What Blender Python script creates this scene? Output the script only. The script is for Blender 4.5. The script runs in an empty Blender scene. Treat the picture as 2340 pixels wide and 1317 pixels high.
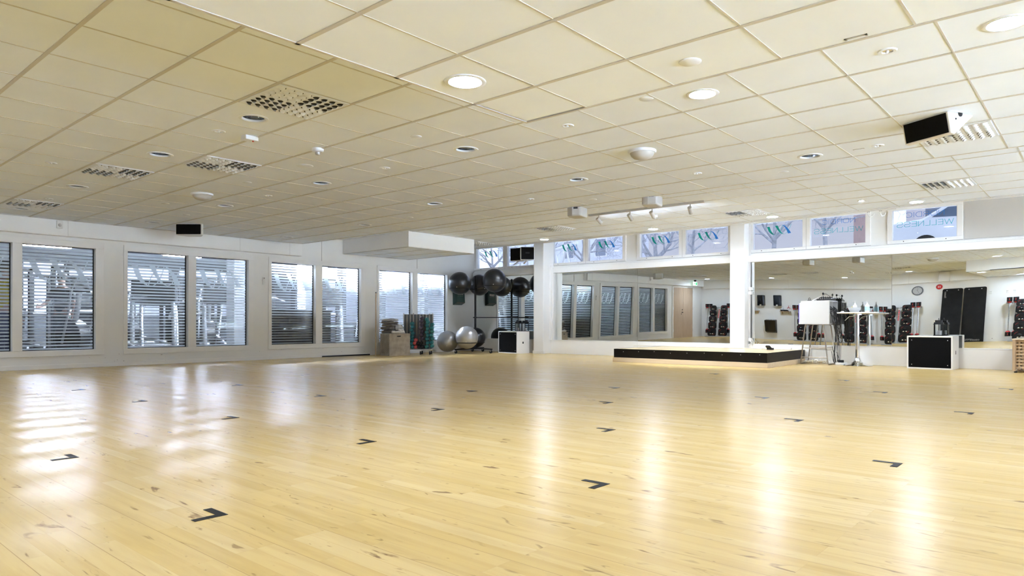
import bpy, math, random
from mathutils import Matrix, Vector
random.seed(7)
S = bpy.context.scene
C = S.collection
PI = math.pi
R = math.radians

# ------------------------------------------------------------------ camera
YAW, ROLL, EYE = .71254, .001055, .757
FPX, CX, CY = 1563.3, 1185.1, 737.85          # focal length and principal point in pixels of the 2340x1317 frame
cd = bpy.data.cameras.new('camera')
cam = bpy.data.objects.new('camera', cd); C.objects.link(cam)
cd.sensor_fit = 'HORIZONTAL'; cd.sensor_width = 36
cd.lens = FPX * 36 / 2340
cd.shift_x = (1170 - CX) / 2340
cd.shift_y = (CY - 658.5) / 2340
cd.clip_start = .05; cd.clip_end = 300
fw = Vector((math.cos(YAW), math.sin(YAW), 0)); rt = Vector((math.sin(YAW), -math.cos(YAW), 0)); up = Vector((0, 0, 1))
r2 = rt * math.cos(ROLL) + up * math.sin(ROLL)
u2 = up * math.cos(ROLL) - rt * math.sin(ROLL)
cam.matrix_world = Matrix(((r2.x, u2.x, -fw.x, 0), (r2.y, u2.y, -fw.y, 0), (r2.z, u2.z, -fw.z, EYE), (0, 0, 0, 1)))
S.camera = cam

# ------------------------------------------------------------------ world, exposure
W = bpy.data.worlds.new('sky'); S.world = W; W.use_nodes = True
wn = W.node_tree.nodes; wl = W.node_tree.links
bg = wn['Background']
tc = wn.new('ShaderNodeTexCoord'); sp = wn.new('ShaderNodeSeparateXYZ'); cr = wn.new('ShaderNodeValToRGB')
wl.new(tc.outputs['Generated'], sp.inputs[0]); wl.new(sp.outputs['Z'], cr.inputs[0]); wl.new(cr.outputs[0], bg.inputs[0])
cr.color_ramp.elements[0].color = (.66, .73, .97, 1); cr.color_ramp.elements[0].position = 0
cr.color_ramp.elements[1].color = (.60, .69, .97, 1); cr.color_ramp.elements[1].position = .6
bg.inputs[1].default_value = 1.9
S.view_settings.view_transform = 'Standard'; S.view_settings.look = 'None'
S.view_settings.gamma = 1; S.view_settings.use_curve_mapping = False
S.view_settings.exposure = 0.2
LAMP = 430.0          # radiance of a lit downlight lens
SPOT = 90.0         # watts of one track spotlight
sd_ = bpy.data.lights.new('sun', 'SUN'); sd_.energy = 110.0; sd_.angle = R(3); sd_.color = (.80, .93, 1.12)
sun = bpy.data.objects.new('sun', sd_); C.objects.link(sun); sun.rotation_euler = Vector((0, .60, -.80)).to_track_quat('-Z', 'Y').to_euler()
try:
    S.cycles.use_denoising = True
    S.cycles.max_bounces = 12; S.cycles.diffuse_bounces = 7; S.cycles.glossy_bounces = 6; S.cycles.transparent_max_bounces = 24
    S.cycles.sample_clamp_indirect = 40.0; S.cycles.caustics_reflective = False; S.cycles.caustics_refractive = False
except Exception:
    pass

# ------------------------------------------------------------------ mesh helpers
class MB:
    def __init__(s, M=None):
        s.v = []; s.f = []; s.M = M if M is not None else Matrix.Identity(4)
    def pt(s, p):
        s.v.append((s.M @ Vector(p))[:]); return len(s.v) - 1
    def face(s, pts):
        s.f.append([s.pt(p) for p in pts]); return s
    def box(s, a, b):
        x0, y0, z0 = a; x1, y1, z1 = b
        i = [s.pt(p) for p in ((x0,y0,z0),(x1,y0,z0),(x1,y1,z0),(x0,y1,z0),(x0,y0,z1),(x1,y0,z1),(x1,y1,z1),(x0,y1,z1))]
        for q in ((0,3,2,1),(4,5,6,7),(0,1,5,4),(1,2,6,5),(2,3,7,6),(3,0,4,7)): s.f.append([i[k] for k in q])
        return s
    def cbox(s, c, d, rot=None):
        o = s.M; s.M = o @ Matrix.Translation(Vector(c)) @ (rot.to_4x4() if rot is not None else Matrix.Identity(4))
        s.box((-d[0]/2,-d[1]/2,-d[2]/2),(d[0]/2,d[1]/2,d[2]/2)); s.M = o; return s
    def bar(s, p, q, w, h):
        p = Vector(p); q = Vector(q); d = q - p
        rot = d.to_track_quat('X', 'Z').to_matrix()
        return s.cbox((p + q) / 2, (d.length, w, h), rot)
    def cyl(s, p, q, r0, r1=None, n=16, cap=True):
        r1 = r0 if r1 is None else r1
        p = Vector(p); q = Vector(q); d = (q - p).normalized()
        a = d.orthogonal().normalized(); b = d.cross(a)
        A = []; B = []
        for k in range(n):
            t = 2*PI*k/n; e = a*math.cos(t) + b*math.sin(t)
            A.append(s.pt(p + e*r0)); B.append(s.pt(q + e*r1))
        for k in range(n):
            m = (k+1) % n; s.f.append([A[k], A[m], B[m], B[k]])
        if cap: s.f.append(A[::-1]); s.f.append(B)
        return s
    def tube(s, pts, r, n=8, closed=False):
        P = [Vector(p) for p in pts]; m = len(P); rings = []
        prev = None
        for i in range(m):
            if closed: t = P[(i+1) % m] - P[i-1]
            else: t = P[min(i+1, m-1)] - P[max(i-1, 0)]
            t.normalize()
            a = t.orthogonal().normalized() if prev is None else (prev - t*prev.dot(t)).normalized()
            prev = a; b = t.cross(a); rr = r(i/(m-1)) if callable(r) else r
            rings.append([s.pt(P[i] + (a*math.cos(2*PI*k/n) + b*math.sin(2*PI*k/n))*rr) for k in range(n)])
        for i in range(m if closed else m-1):
            A = rings[i]; B = rings[(i+1) % m]
            for k in range(n):
                l = (k+1) % n; s.f.append([A[k], A[l], B[l], B[k]])
        if not closed: s.f.append(rings[0][::-1]); s.f.append(rings[-1])
        return s
    def lathe(s, prof, n=32, c=(0,0,0), cap=False):
        rings = []
        for r, z in prof:
            if r < 1e-6: rings.append([s.pt((c[0], c[1], c[2]+z))])
            else: rings.append([s.pt((c[0]+r*math.cos(2*PI*k/n), c[1]+r*math.sin(2*PI*k/n), c[2]+z)) for k in range(n)])
        for A, B in zip(rings, rings[1:]):
            for k in range(n):
                l = (k+1) % n
                if len(A) == 1 and len(B) == 1: continue
                if len(A) == 1: s.f.append([A[0], B[l], B[k]])
                elif len(B) == 1: s.f.append([A[k], A[l], B[0]])
                else: s.f.append([A[k], A[l], B[l], B[k]])
        return s
    def sph(s, c, r, n=24, sq=(1,1,1)):
        m = n // 2; rings = []
        for i in range(m+1):
            t = PI*i/m
            if i in (0, m): rings.append([s.pt((c[0], c[1], c[2]-r*sq[2]*math.cos(t)))])
            else: rings.append([s.pt((c[0]+r*sq[0]*math.sin(t)*math.cos(2*PI*k/n), c[1]+r*sq[1]*math.sin(t)*math.sin(2*PI*k/n), c[2]-r*sq[2]*math.cos(t))) for k in range(n)])
        for A, B in zip(rings, rings[1:]):
            for k in range(n):
                l = (k+1) % n
                if len(A) == 1: s.f.append([A[0], B[l], B[k]])
                elif len(B) == 1: s.f.append([A[k], A[l], B[0]])
                else: s.f.append([A[k], A[l], B[l], B[k]])
        return s
    def prism(s, pts, h0, h1, ax='z'):
        def P(a, b, h): return {'z': (a, b, h), 'y': (a, h, b), 'x': (h, a, b)}[ax]
        A = [s.pt(P(a, b, h0)) for a, b in pts]; B = [s.pt(P(a, b, h1)) for a, b in pts]; n = len(pts)
        s.f.append(A[::-1]); s.f.append(B)
        for k in range(n):
            l = (k+1) % n; s.f.append([A[k], A[l], B[l], B[k]])
        return s
    def build(s, name, mat, parent=None, smooth=None, bevel=0, loc=None, rot=None):
        me = bpy.data.meshes.new(name); me.from_pydata(s.v, [], s.f); me.materials.append(mat)
        me.validate()
        import bmesh
        bm = bmesh.new(); bm.from_mesh(me); bmesh.ops.recalc_face_normals(bm, faces=bm.faces); bm.to_mesh(me); bm.free()
        if smooth:
            me.polygons.foreach_set('use_smooth', [True]*len(me.polygons)); me.set_sharp_from_angle(angle=R(smooth))
        o = bpy.data.objects.new(name, me); C.objects.link(o)
        if parent is not None: o.parent = parent
        if loc is not None: o.location = loc
        if rot is not None: o.rotation_euler = rot
        if bevel:
            b = o.modifiers.new('bevel', 'BEVEL'); b.width = bevel; b.segments = 2; b.limit_method = 'ANGLE'; b.angle_limit = R(40)
        return o

def rrect(x0, y0, x1, y1, r, n=5):
    P = []
    for cx, cy, a in ((x1-r, y1-r, 0), (x0+r, y1-r, 90), (x0+r, y0+r, 180), (x1-r, y0+r, 270)):
        for k in range(n+1):
            t = R(a + 90*k/n); P.append((cx + r*math.cos(t), cy + r*math.sin(t)))
    return P

def tag(o, label, cat, group=None):
    o['label'] = label; o['category'] = cat
    if group: o['group'] = group
    return o
def thing(name, label, cat, loc=(0,0,0), rz=0, group=None, M=None):
    o = bpy.data.objects.new(name, None); C.objects.link(o); o.empty_display_size = .1
    if M is not None: o.matrix_world = M @ Matrix.Translation(Vector(loc)) @ Matrix.Rotation(rz, 4, 'Z')
    else: o.location = loc; o.rotation_euler = (0, 0, rz)
    return tag(o, label, cat, group)
def struct(o):
    o['kind'] = 'structure'; return o
def sempty(name, M=None):
    o = bpy.data.objects.new(name, None); C.objects.link(o); o['kind'] = 'structure'
    if M is not None: o.matrix_world = M
    return o
def dup(src, loc, rz=None, label=None, group=None, name=None, M=None):
    def cp(o, par):
        c = o.copy(); C.objects.link(c)
        if par is not None: c.parent = par
        for ch in list(o.children): cp(ch, c)
        return c
    r = cp(src, None)
    if M is not None: r.matrix_world = M @ Matrix.Translation(Vector(loc)) @ Matrix.Rotation(rz or 0, 4, 'Z')
    else:
        r.location = loc
        if rz is not None: r.rotation_euler = (0, 0, rz)
    if label: r['label'] = label
    if group: r['group'] = group
    return r

# ------------------------------------------------------------------ materials
def lin(r, g, b):
    f = lambda c: (c/255/12.92) if c/255 <= .04045 else ((c/255+.055)/1.055)**2.4
    return (f(r), f(g), f(b), 1)
def pm(name, col, rough=.5, metal=0, var=0, scale=6, spec=.5, coat=0, bump=0, bscale=60, alpha=None):
    m = bpy.data.materials.new(name); m.use_nodes = True
    nt = m.node_tree; b = nt.nodes['Principled BSDF']
    c = tuple(col) + ((1,) if len(col) == 3 else ())
    b.inputs['Base Color'].default_value = c
    b.inputs['Roughness'].default_value = rough; b.inputs['Metallic'].default_value = metal
    b.inputs['Specular IOR Level'].default_value = spec
    if coat: b.inputs['Coat Weight'].default_value = coat; b.inputs['Coat Roughness'].default_value = .1
    if var or bump:
        g = nt.nodes.new('ShaderNodeTexCoord')
    if var:
        n = nt.nodes.new('ShaderNodeTexNoise'); n.inputs['Scale'].default_value = scale; n.inputs['Detail'].default_value = 5
        r = nt.nodes.new('ShaderNodeValToRGB')
        r.color_ramp.elements[0].position = .3; r.color_ramp.elements[1].position = .7
        r.color_ramp.elements[0].color = tuple(max(0, x*(1-var)) for x in c[:3]) + (1,)
        r.color_ramp.elements[1].color = tuple(min(1, x*(1+var)) for x in c[:3]) + (1,)
        nt.links.new(g.outputs['Object'], n.inputs['Vector']); nt.links.new(n.outputs['Fac'], r.inputs[0]); nt.links.new(r.outputs[0], b.inputs['Base Color'])
    if bump:
        n2 = nt.nodes.new('ShaderNodeTexNoise'); n2.inputs['Scale'].default_value = bscale; n2.inputs['Detail'].default_value = 4
        bp = nt.nodes.new('ShaderNodeBump'); bp.inputs['Strength'].default_value = bump; bp.inputs['Distance'].default_value = .01
        nt.links.new(g.outputs['Object'], n2.inputs['Vector']); nt.links.new(n2.outputs['Fac'], bp.inputs['Height']); nt.links.new(bp.outputs[0], b.inputs['Normal'])
    return m
def emis(name, col, st):
    m = bpy.data.materials.new(name); m.use_nodes = True; nt = m.node_tree; nt.nodes.clear()
    e = nt.nodes.new('ShaderNodeEmission'); e.inputs[0].default_value = tuple(col) + (1,); e.inputs[1].default_value = st
    o = nt.nodes.new('ShaderNodeOutputMaterial'); nt.links.new(e.outputs[0], o.inputs[0]); return m
def glassy(name, tint=(.97, .99, 1), refl=.06):
    m = bpy.data.materials.new(name); m.use_nodes = True; nt = m.node_tree; nt.nodes.clear()
    t = nt.nodes.new('ShaderNodeBsdfTransparent'); t.inputs[0].default_value = tuple(tint) + (1,)
    g = nt.nodes.new('ShaderNodeBsdfGlossy'); g.inputs['Roughness'].default_value = .02
    fr = nt.nodes.new('ShaderNodeFresnel'); fr.inputs[0].default_value = 1.3
    mx = nt.nodes.new('ShaderNodeMixShader'); o = nt.nodes.new('ShaderNodeOutputMaterial')
    nt.links.new(fr.outputs[0], mx.inputs[0]); nt.links.new(t.outputs[0], mx.inputs[1]); nt.links.new(g.outputs[0], mx.inputs[2]); nt.links.new(mx.outputs[0], o.inputs[0])
    return m
def film(name, col, see=.15, trans=.5):
    m = bpy.data.materials.new(name); m.use_nodes = True; nt = m.node_tree; nt.nodes.clear()
    d = nt.nodes.new('ShaderNodeBsdfDiffuse'); d.inputs[0].default_value = tuple(col) + (1,)
    l = nt.nodes.new('ShaderNodeBsdfTranslucent'); l.inputs[0].default_value = tuple(col) + (1,)
    t = nt.nodes.new('ShaderNodeBsdfTransparent')
    a = nt.nodes.new('ShaderNodeMixShader'); a.inputs[0].default_value = trans
    b = nt.nodes.new('ShaderNodeMixShader'); b.inputs[0].default_value = see
    o = nt.nodes.new('ShaderNodeOutputMaterial')
    nt.links.new(d.outputs[0], a.inputs[1]); nt.links.new(l.outputs[0], a.inputs[2]); nt.links.new(a.outputs[0], b.inputs[1]); nt.links.new(t.outputs[0], b.inputs[2]); nt.links.new(b.outputs[0], o.inputs[0])
    return m
def wall_paint(name, col, scuff=True):
    m = pm(name, col, .55, 0, .025, 1.3, bump=.08, bscale=180)
    if not scuff: return m
    nt = m.node_tree; b = nt.nodes['Principled BSDF']; N = nt.nodes; L = nt.links
    g = N.new('ShaderNodeNewGeometry'); sx = N.new('ShaderNodeSeparateXYZ'); L.new(g.outputs['Position'], sx.inputs[0])
    n = N.new('ShaderNodeTexNoise'); n.inputs['Scale'].default_value = 14; n.inputs['Detail'].default_value = 3
    mp = N.new('ShaderNodeMapping'); mp.inputs['Scale'].default_value = (1, 1, 1.8); L.new(g.outputs['Position'], mp.inputs[0]); L.new(mp.outputs[0], n.inputs['Vector'])
    t = N.new('ShaderNodeMath'); t.operation = 'GREATER_THAN'; t.inputs[1].default_value = .725; L.new(n.outputs['Fac'], t.inputs[0])
    h = N.new('ShaderNodeMath'); h.operation = 'LESS_THAN'; h.inputs[1].default_value = .24; L.new(sx.outputs['Z'], h.inputs[0])
    k = N.new('ShaderNodeMath'); k.operation = 'MULTIPLY'; L.new(t.outputs[0], k.inputs[0]); L.new(h.outputs[0], k.inputs[1])
    mx = N.new('ShaderNodeMixRGB'); mx.inputs[2].default_value = (.10, .07, .05, 1); L.new(k.outputs[0], mx.inputs[0])
    src = b.inputs['Base Color'].links[0].from_socket; L.new(src, mx.inputs[1]); L.new(mx.outputs[0], b.inputs['Base Color'])
    return m
def floor_mat():
    m = bpy.data.materials.new('maple_boards'); m.use_nodes = True; nt = m.node_tree; N = nt.nodes; L = nt.links; b = N['Principled BSDF']
    g = N.new('ShaderNodeNewGeometry'); sx = N.new('ShaderNodeSeparateXYZ'); L.new(g.outputs['Position'], sx.inputs[0])
    cb = N.new('ShaderNodeCombineXYZ'); L.new(sx.outputs['Y'], cb.inputs[0]); L.new(sx.outputs['X'], cb.inputs[1])
    br = N.new('ShaderNodeTexBrick'); L.new(cb.outputs[0], br.inputs['Vector'])
    br.offset = .37; br.offset_frequency = 3; br.squash = 1
    br.inputs['Scale'].default_value = 1; br.inputs['Brick Width'].default_value = .72; br.inputs['Row Height'].default_value = .068
    br.inputs['Mortar Size'].default_value = .0009; br.inputs['Mortar Smooth'].default_value = .4; br.inputs['Bias'].default_value = 0
    br.inputs['Color1'].default_value = (0, 0, 0, 1); br.inputs['Color2'].default_value = (1, 1, 1, 1); br.inputs['Mortar'].default_value = (.5, .5, .5, 1)
    rp = N.new('ShaderNodeValToRGB'); L.new(br.outputs['Color'], rp.inputs[0])
    e = rp.color_ramp.elements
    e[0].color = (.575, .398, .142, 1); e[0].position = 0
    e[1].color = (.632, .462, .205, 1); e[1].position = 1
    x = e.new(.3); x.color = (.592, .413, .155, 1)
    x = e.new(.75); x.color = (.608, .432, .172, 1)
    # long grain
    mp = N.new('ShaderNodeMapping'); mp.inputs['Scale'].default_value = (14, 1.1, 1); L.new(g.outputs['Position'], mp.inputs[0])
    # break the grain at each board
    ad = N.new('ShaderNodeVectorMath'); ad.operation = 'ADD'; L.new(mp.outputs[0], ad.inputs[0])
    sc = N.new('ShaderNodeVectorMath'); sc.operation = 'SCALE'; sc.inputs['Scale'].default_value = 37; L.new(br.outputs['Color'], sc.inputs[0]); L.new(sc.outputs[0], ad.inputs[1])
    gr = N.new('ShaderNodeTexNoise'); gr.inputs['Scale'].default_value = 1.6; gr.inputs['Detail'].default_value = 6; gr.inputs['Distortion'].default_value = .6; L.new(ad.outputs[0], gr.inputs['Vector'])
    m1 = N.new('ShaderNodeMixRGB'); m1.blend_type = 'MULTIPLY'; m1.inputs[0].default_value = 1
    gp = N.new('ShaderNodeValToRGB'); gp.color_ramp.elements[0].position = .3; gp.color_ramp.elements[0].color = (.92, .895, .85, 1); gp.color_ramp.elements[1].position = .6; gp.color_ramp.elements[1].color = (1.03, 1.03, 1.03, 1)
    L.new(gr.outputs['Fac'], gp.inputs[0]); L.new(rp.outputs[0], m1.inputs[1]); L.new(gp.outputs[0], m1.inputs[2])
    # knots and dark mineral streaks
    mk = N.new('ShaderNodeMapping'); mk.inputs['Scale'].default_value = (16, 3.4, 1); L.new(g.outputs['Position'], mk.inputs[0])
    a2 = N.new('ShaderNodeVectorMath'); a2.operation = 'ADD'; L.new(mk.outputs[0], a2.inputs[0]); L.new(sc.outputs[0], a2.inputs[1])
    kn = N.new('ShaderNodeTexNoise'); kn.inputs['Scale'].default_value = .9; kn.inputs['Detail'].default_value = 3.5; kn.inputs['Distortion'].default_value = 1.4; L.new(a2.outputs[0], kn.inputs['Vector'])
    kp = N.new('ShaderNodeValToRGB'); kp.color_ramp.elements[0].position = .655; kp.color_ramp.elements[0].color = (0, 0, 0, 1); kp.color_ramp.elements[1].position = .735; kp.color_ramp.elements[1].color = (.8, .8, .8, 1)
    L.new(kn.outputs['Fac'], kp.inputs[0])
    m2 = N.new('ShaderNodeMixRGB'); m2.inputs[2].default_value = (.17, .085, .035, 1); L.new(kp.outputs[0], m2.inputs[0]); L.new(m1.outputs[0], m2.inputs[1])
    # small dark flecks
    mf = N.new('ShaderNodeMapping'); mf.inputs['Scale'].default_value = (38, 9, 1); L.new(g.outputs['Position'], mf.inputs[0])
    fk = N.new('ShaderNodeTexNoise'); fk.inputs['Scale'].default_value = .9; fk.inputs['Detail'].default_value = 2.5; fk.inputs['Distortion'].default_value = 1.0; L.new(mf.outputs[0], fk.inputs['Vector'])
    fp = N.new('ShaderNodeValToRGB'); fp.color_ramp.elements[0].position = .69; fp.color_ramp.elements[0].color = (0, 0, 0, 1); fp.color_ramp.elements[1].position = .75; fp.color_ramp.elements[1].color = (.6, .6, .6, 1); L.new(fk.outputs['Fac'], fp.inputs[0])
    m2b = N.new('ShaderNodeMixRGB'); m2b.inputs[2].default_value = (.20, .11, .045, 1); L.new(fp.outputs[0], m2b.inputs[0]); L.new(m2.outputs[0], m2b.inputs[1]); m2 = m2b
    # seams
    m3 = N.new('ShaderNodeMixRGB'); m3.inputs[2].default_value = (.33, .20, .08, 1)
    sm = N.new('ShaderNodeMath'); sm.operation = 'MULTIPLY'; sm.inputs[1].default_value = .25; L.new(br.outputs['Fac'], sm.inputs[0])
    bx_ = N.new('ShaderNodeMath'); bx_.operation = 'MULTIPLY'; bx_.inputs[1].default_value = 1/.204; L.new(sx.outputs['X'], bx_.inputs[0])
    fr = N.new('ShaderNodeMath'); fr.operation = 'FRACT'; L.new(bx_.outputs[0], fr.inputs[0])
    ls = N.new('ShaderNodeMath'); ls.operation = 'LESS_THAN'; ls.inputs[1].default_value = .011; L.new(fr.outputs[0], ls.inputs[0])
    mxs = N.new('ShaderNodeMath'); mxs.operation = 'MAXIMUM'; L.new(ls.outputs[0], mxs.inputs[0]); L.new(sm.outputs[0], mxs.inputs[1]); sm = N.new('ShaderNodeMath'); sm.operation = 'MULTIPLY'; sm.inputs[1].default_value = .75; L.new(mxs.outputs[0], sm.inputs[0])
    L.new(sm.outputs[0], m3.inputs[0]); L.new(m2.outputs[0], m3.inputs[1]); L.new(m3.outputs[0], b.inputs['Base Color'])
    # varnish: faintly wavy boards, medium gloss
    wv = N.new('ShaderNodeTexNoise'); wv.inputs['Scale'].default_value = 2.2; wv.inputs['Detail'].default_value = 2; L.new(ad.outputs[0], wv.inputs['Vector'])
    bp = N.new('ShaderNodeBump'); bp.inputs['Strength'].default_value = .10; bp.inputs['Distance'].default_value = .004; L.new(wv.outputs['Fac'], bp.inputs['Height']); L.new(bp.outputs[0], b.inputs['Normal'])
    b.inputs['Roughness'].default_value = .27; b.inputs['Specular IOR Level'].default_value = .5
    return m
def wood_mat(name, c0, c1, ax=2, sc=8, rough=.45):
    m = bpy.data.materials.new(name); m.use_nodes = True; nt = m.node_tree; N = nt.nodes; L = nt.links; b = N['Principled BSDF']
    t = N.new('ShaderNodeTexCoord'); mp = N.new('ShaderNodeMapping'); s = [sc*4]*3; s[ax] = sc*.25; mp.inputs['Scale'].default_value = s
    n = N.new('ShaderNodeTexNoise'); n.inputs['Scale'].default_value = 1; n.inputs['Detail'].default_value = 6; n.inputs['Distortion'].default_value = .4
    r = N.new('ShaderNodeValToRGB'); r.color_ramp.elements[0].position = .3; r.color_ramp.elements[1].position = .7
    r.color_ramp.elements[0].color = tuple(c0) + (1,); r.color_ramp.elements[1].color = tuple(c1) + (1,)
    L.new(t.outputs['Object'], mp.inputs[0]); L.new(mp.outputs[0], n.inputs['Vector']); L.new(n.outputs['Fac'], r.inputs[0]); L.new(r.outputs[0], b.inputs['Base Color'])
    b.inputs['Roughness'].default_value = rough; return m

M = {}
M['wall'] = wall_paint('white_wall_paint', (.76, .76, .755))
M['wall2'] = wall_paint('white_beam_paint', (.79, .79, .785), False)
M['trim'] = pm('white_gloss_paint', (.77, .765, .76), .4, 0, .02, 3)
M['tile'] = pm('ceiling_tile_white', (.75, .815, .93), .85, 0, .022, 2.2, spec=.2)
M['tbar'] = pm('ceiling_bar_white', (.52, .51, .50), .5, 0, .02, 3)
M['void'] = pm('void_dark', (.03, .03, .035), .9)
M['floor'] = floor_mat()
M['mirror'] = pm('mirror_silver', (.83, .855, .835), .0, 1.0)
M['glass'] = glassy('window_glass')
M['film'] = film('frosted_film', (.66, .74, .80), .12, .55)
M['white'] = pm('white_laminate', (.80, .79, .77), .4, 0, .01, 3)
M['whiteplastic'] = pm('white_plastic', (.66, .655, .64), .45, 0, .015, 8)
M['greige'] = pm('beige_grey_plastic', (.46, .45, .44), .5, 0, .02, 8)
M['black'] = pm('black_cloth', (.0035, .0035, .004), .85, 0, .2, 40, spec=.12)
M['blackmetal'] = pm('black_powder_coat', (.007, .007, .008), .4, 0, .1, 20, spec=.35)
M['blackgloss'] = pm('black_gloss_plastic', (.004, .004, .005), .12, 0, .1, 10)
M['rubber'] = pm('black_rubber', (.008, .008, .009), .5, 0, .15, 20, spec=.3)
M['mat'] = pm('black_foam', (.012, .012, .0125), .75, 0, .25, 5, spec=.2, bump=.15, bscale=220)
M['chrome'] = pm('chrome', (.85, .86, .88), .08, 1.0, .02, 4)
M['steel'] = pm('brushed_steel', (.62, .63, .65), .28, 1.0, .04, 30)
M['greymetal'] = pm('grey_paint_metal', (.40, .41, .43), .35, .3, .03, 10)
M['red'] = pm('red_plastic', (.55, .02, .025), .35, 0, .05, 10)
M['redpaint'] = pm('red_print', (.60, .03, .02), .5, 0, .03, 10)
M['teal'] = pm('teal_vinyl', (.012, .135, .165), .45, 0, .08, 20)
M['purple'] = pm('dark_purple_vinyl', (.045, .032, .062), .45, 0, .08, 20)
M['pink'] = pm('coral_vinyl', (.48, .075, .075), .45, 0, .06, 20)
M['blackball'] = pm('anthracite_vinyl', (.006, .007, .010), .33, 0, .08, 9, spec=.7)
M['silverball'] = pm('silver_vinyl', (.40, .40, .41), .32, .5, .05, 9, coat=.15)
M['ply'] = pm('worn_plywood', (.33, .285, .235), .7, 0, .22, 9, bump=.1, bscale=60)
M['beech'] = wood_mat('light_beech', (.40, .28, .17), (.50, .37, .235), 2, 6)
M['birch'] = wood_mat('pale_birch', (.58, .47, .34), (.68, .57, .43), 0, 5)
M['doorwood'] = wood_mat('oak_veneer', (.40, .29, .205), (.50, .375, .27), 2, 9)
M['towelg'] = pm('grey_terry', (.17, .16, .155), .95, 0, .2, 30, bump=.5, bscale=250)
M['towell'] = pm('light_grey_terry', (.42, .42, .42), .95, 0, .15, 30, bump=.5, bscale=250)
M['towelw'] = pm('white_terry', (.72, .71, .70), .95, 0, .06, 30, bump=.5, bscale=250)
M['cable'] = pm('black_cable', (.012, .012, .013), .45, 0, .05, 8)
M['cablew'] = pm('white_cable', (.68, .65, .58), .45, 0, .05, 8)
M['cabley'] = pm('cream_cable', (.60, .52, .37), .5, 0, .08, 8)
M['stagetop'] = wood_mat('varnished_maple', (.66, .50, .28), (.78, .62, .38), 1, 5, .22)
M['stageblack'] = pm('black_stage_skirt', (.006, .0045, .0035), .45, 0, .25, 12, spec=.2)
M['lamp'] = emis('lit_lens', (.81, .94, 1.16), LAMP)
M['lamp2'] = emis('lit_lens_window_row', (.82, .93, 1.10), LAMP*1.25)
M['green'] = film('green_vinyl_film', (.0, .30, .19), .05, .6)
M['tealfilm'] = film('teal_vinyl_film', (.02, .42, .40), .05, .6)
M['bluefilm'] = film('blue_vinyl_film', (.03, .20, .52), .05, .6)
M['navyfilm'] = film('navy_vinyl_film', (.02, .03, .10), .05, .6)
M['lacetrim'] = pm('silver_print', (.55, .55, .55), .4, 0, .02, 10)
M['fit'] = pm('white_ceiling_fitting', (.70, .75, .84), .5, 0, .015, 8)
M['darkchrome'] = pm('downlight_chrome', (.42, .45, .50), .10, 1.0, .02, 4)
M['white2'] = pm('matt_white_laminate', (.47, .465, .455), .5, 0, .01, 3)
M['bronze'] = pm('bronze_steel', (.34, .30, .26), .30, 1.0, .05, 20)

# ------------------------------------------------------------------ frames of the two main walls: x along, y outwards, z up
aL = math.atan(.0149); aM = math.atan(.0257)
LF = Matrix.Translation((0, 12.9, 0)) @ Matrix.Rotation(aL, 4, 'Z')
RF = Matrix.Translation((13.3, 12.9, 0)) @ Matrix.Rotation(aM - PI/2, 4, 'Z')
ZM, ZU, ZP = 2.4055, 2.613, 2.097             # main, upper and dropped ceiling heights
XE = 7.878                                     # edge of the main ceiling
XB = -1.27                                     # back wall
YN = -5.4                                      # near side wall
TOP = 3.2

# ------------------------------------------------------------------ floor
b = MB(); b.box((XB-.2, YN-.2, -.12), (13.9, 13.25, 0)); struct(b.build('floor', M['floor']))

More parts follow.
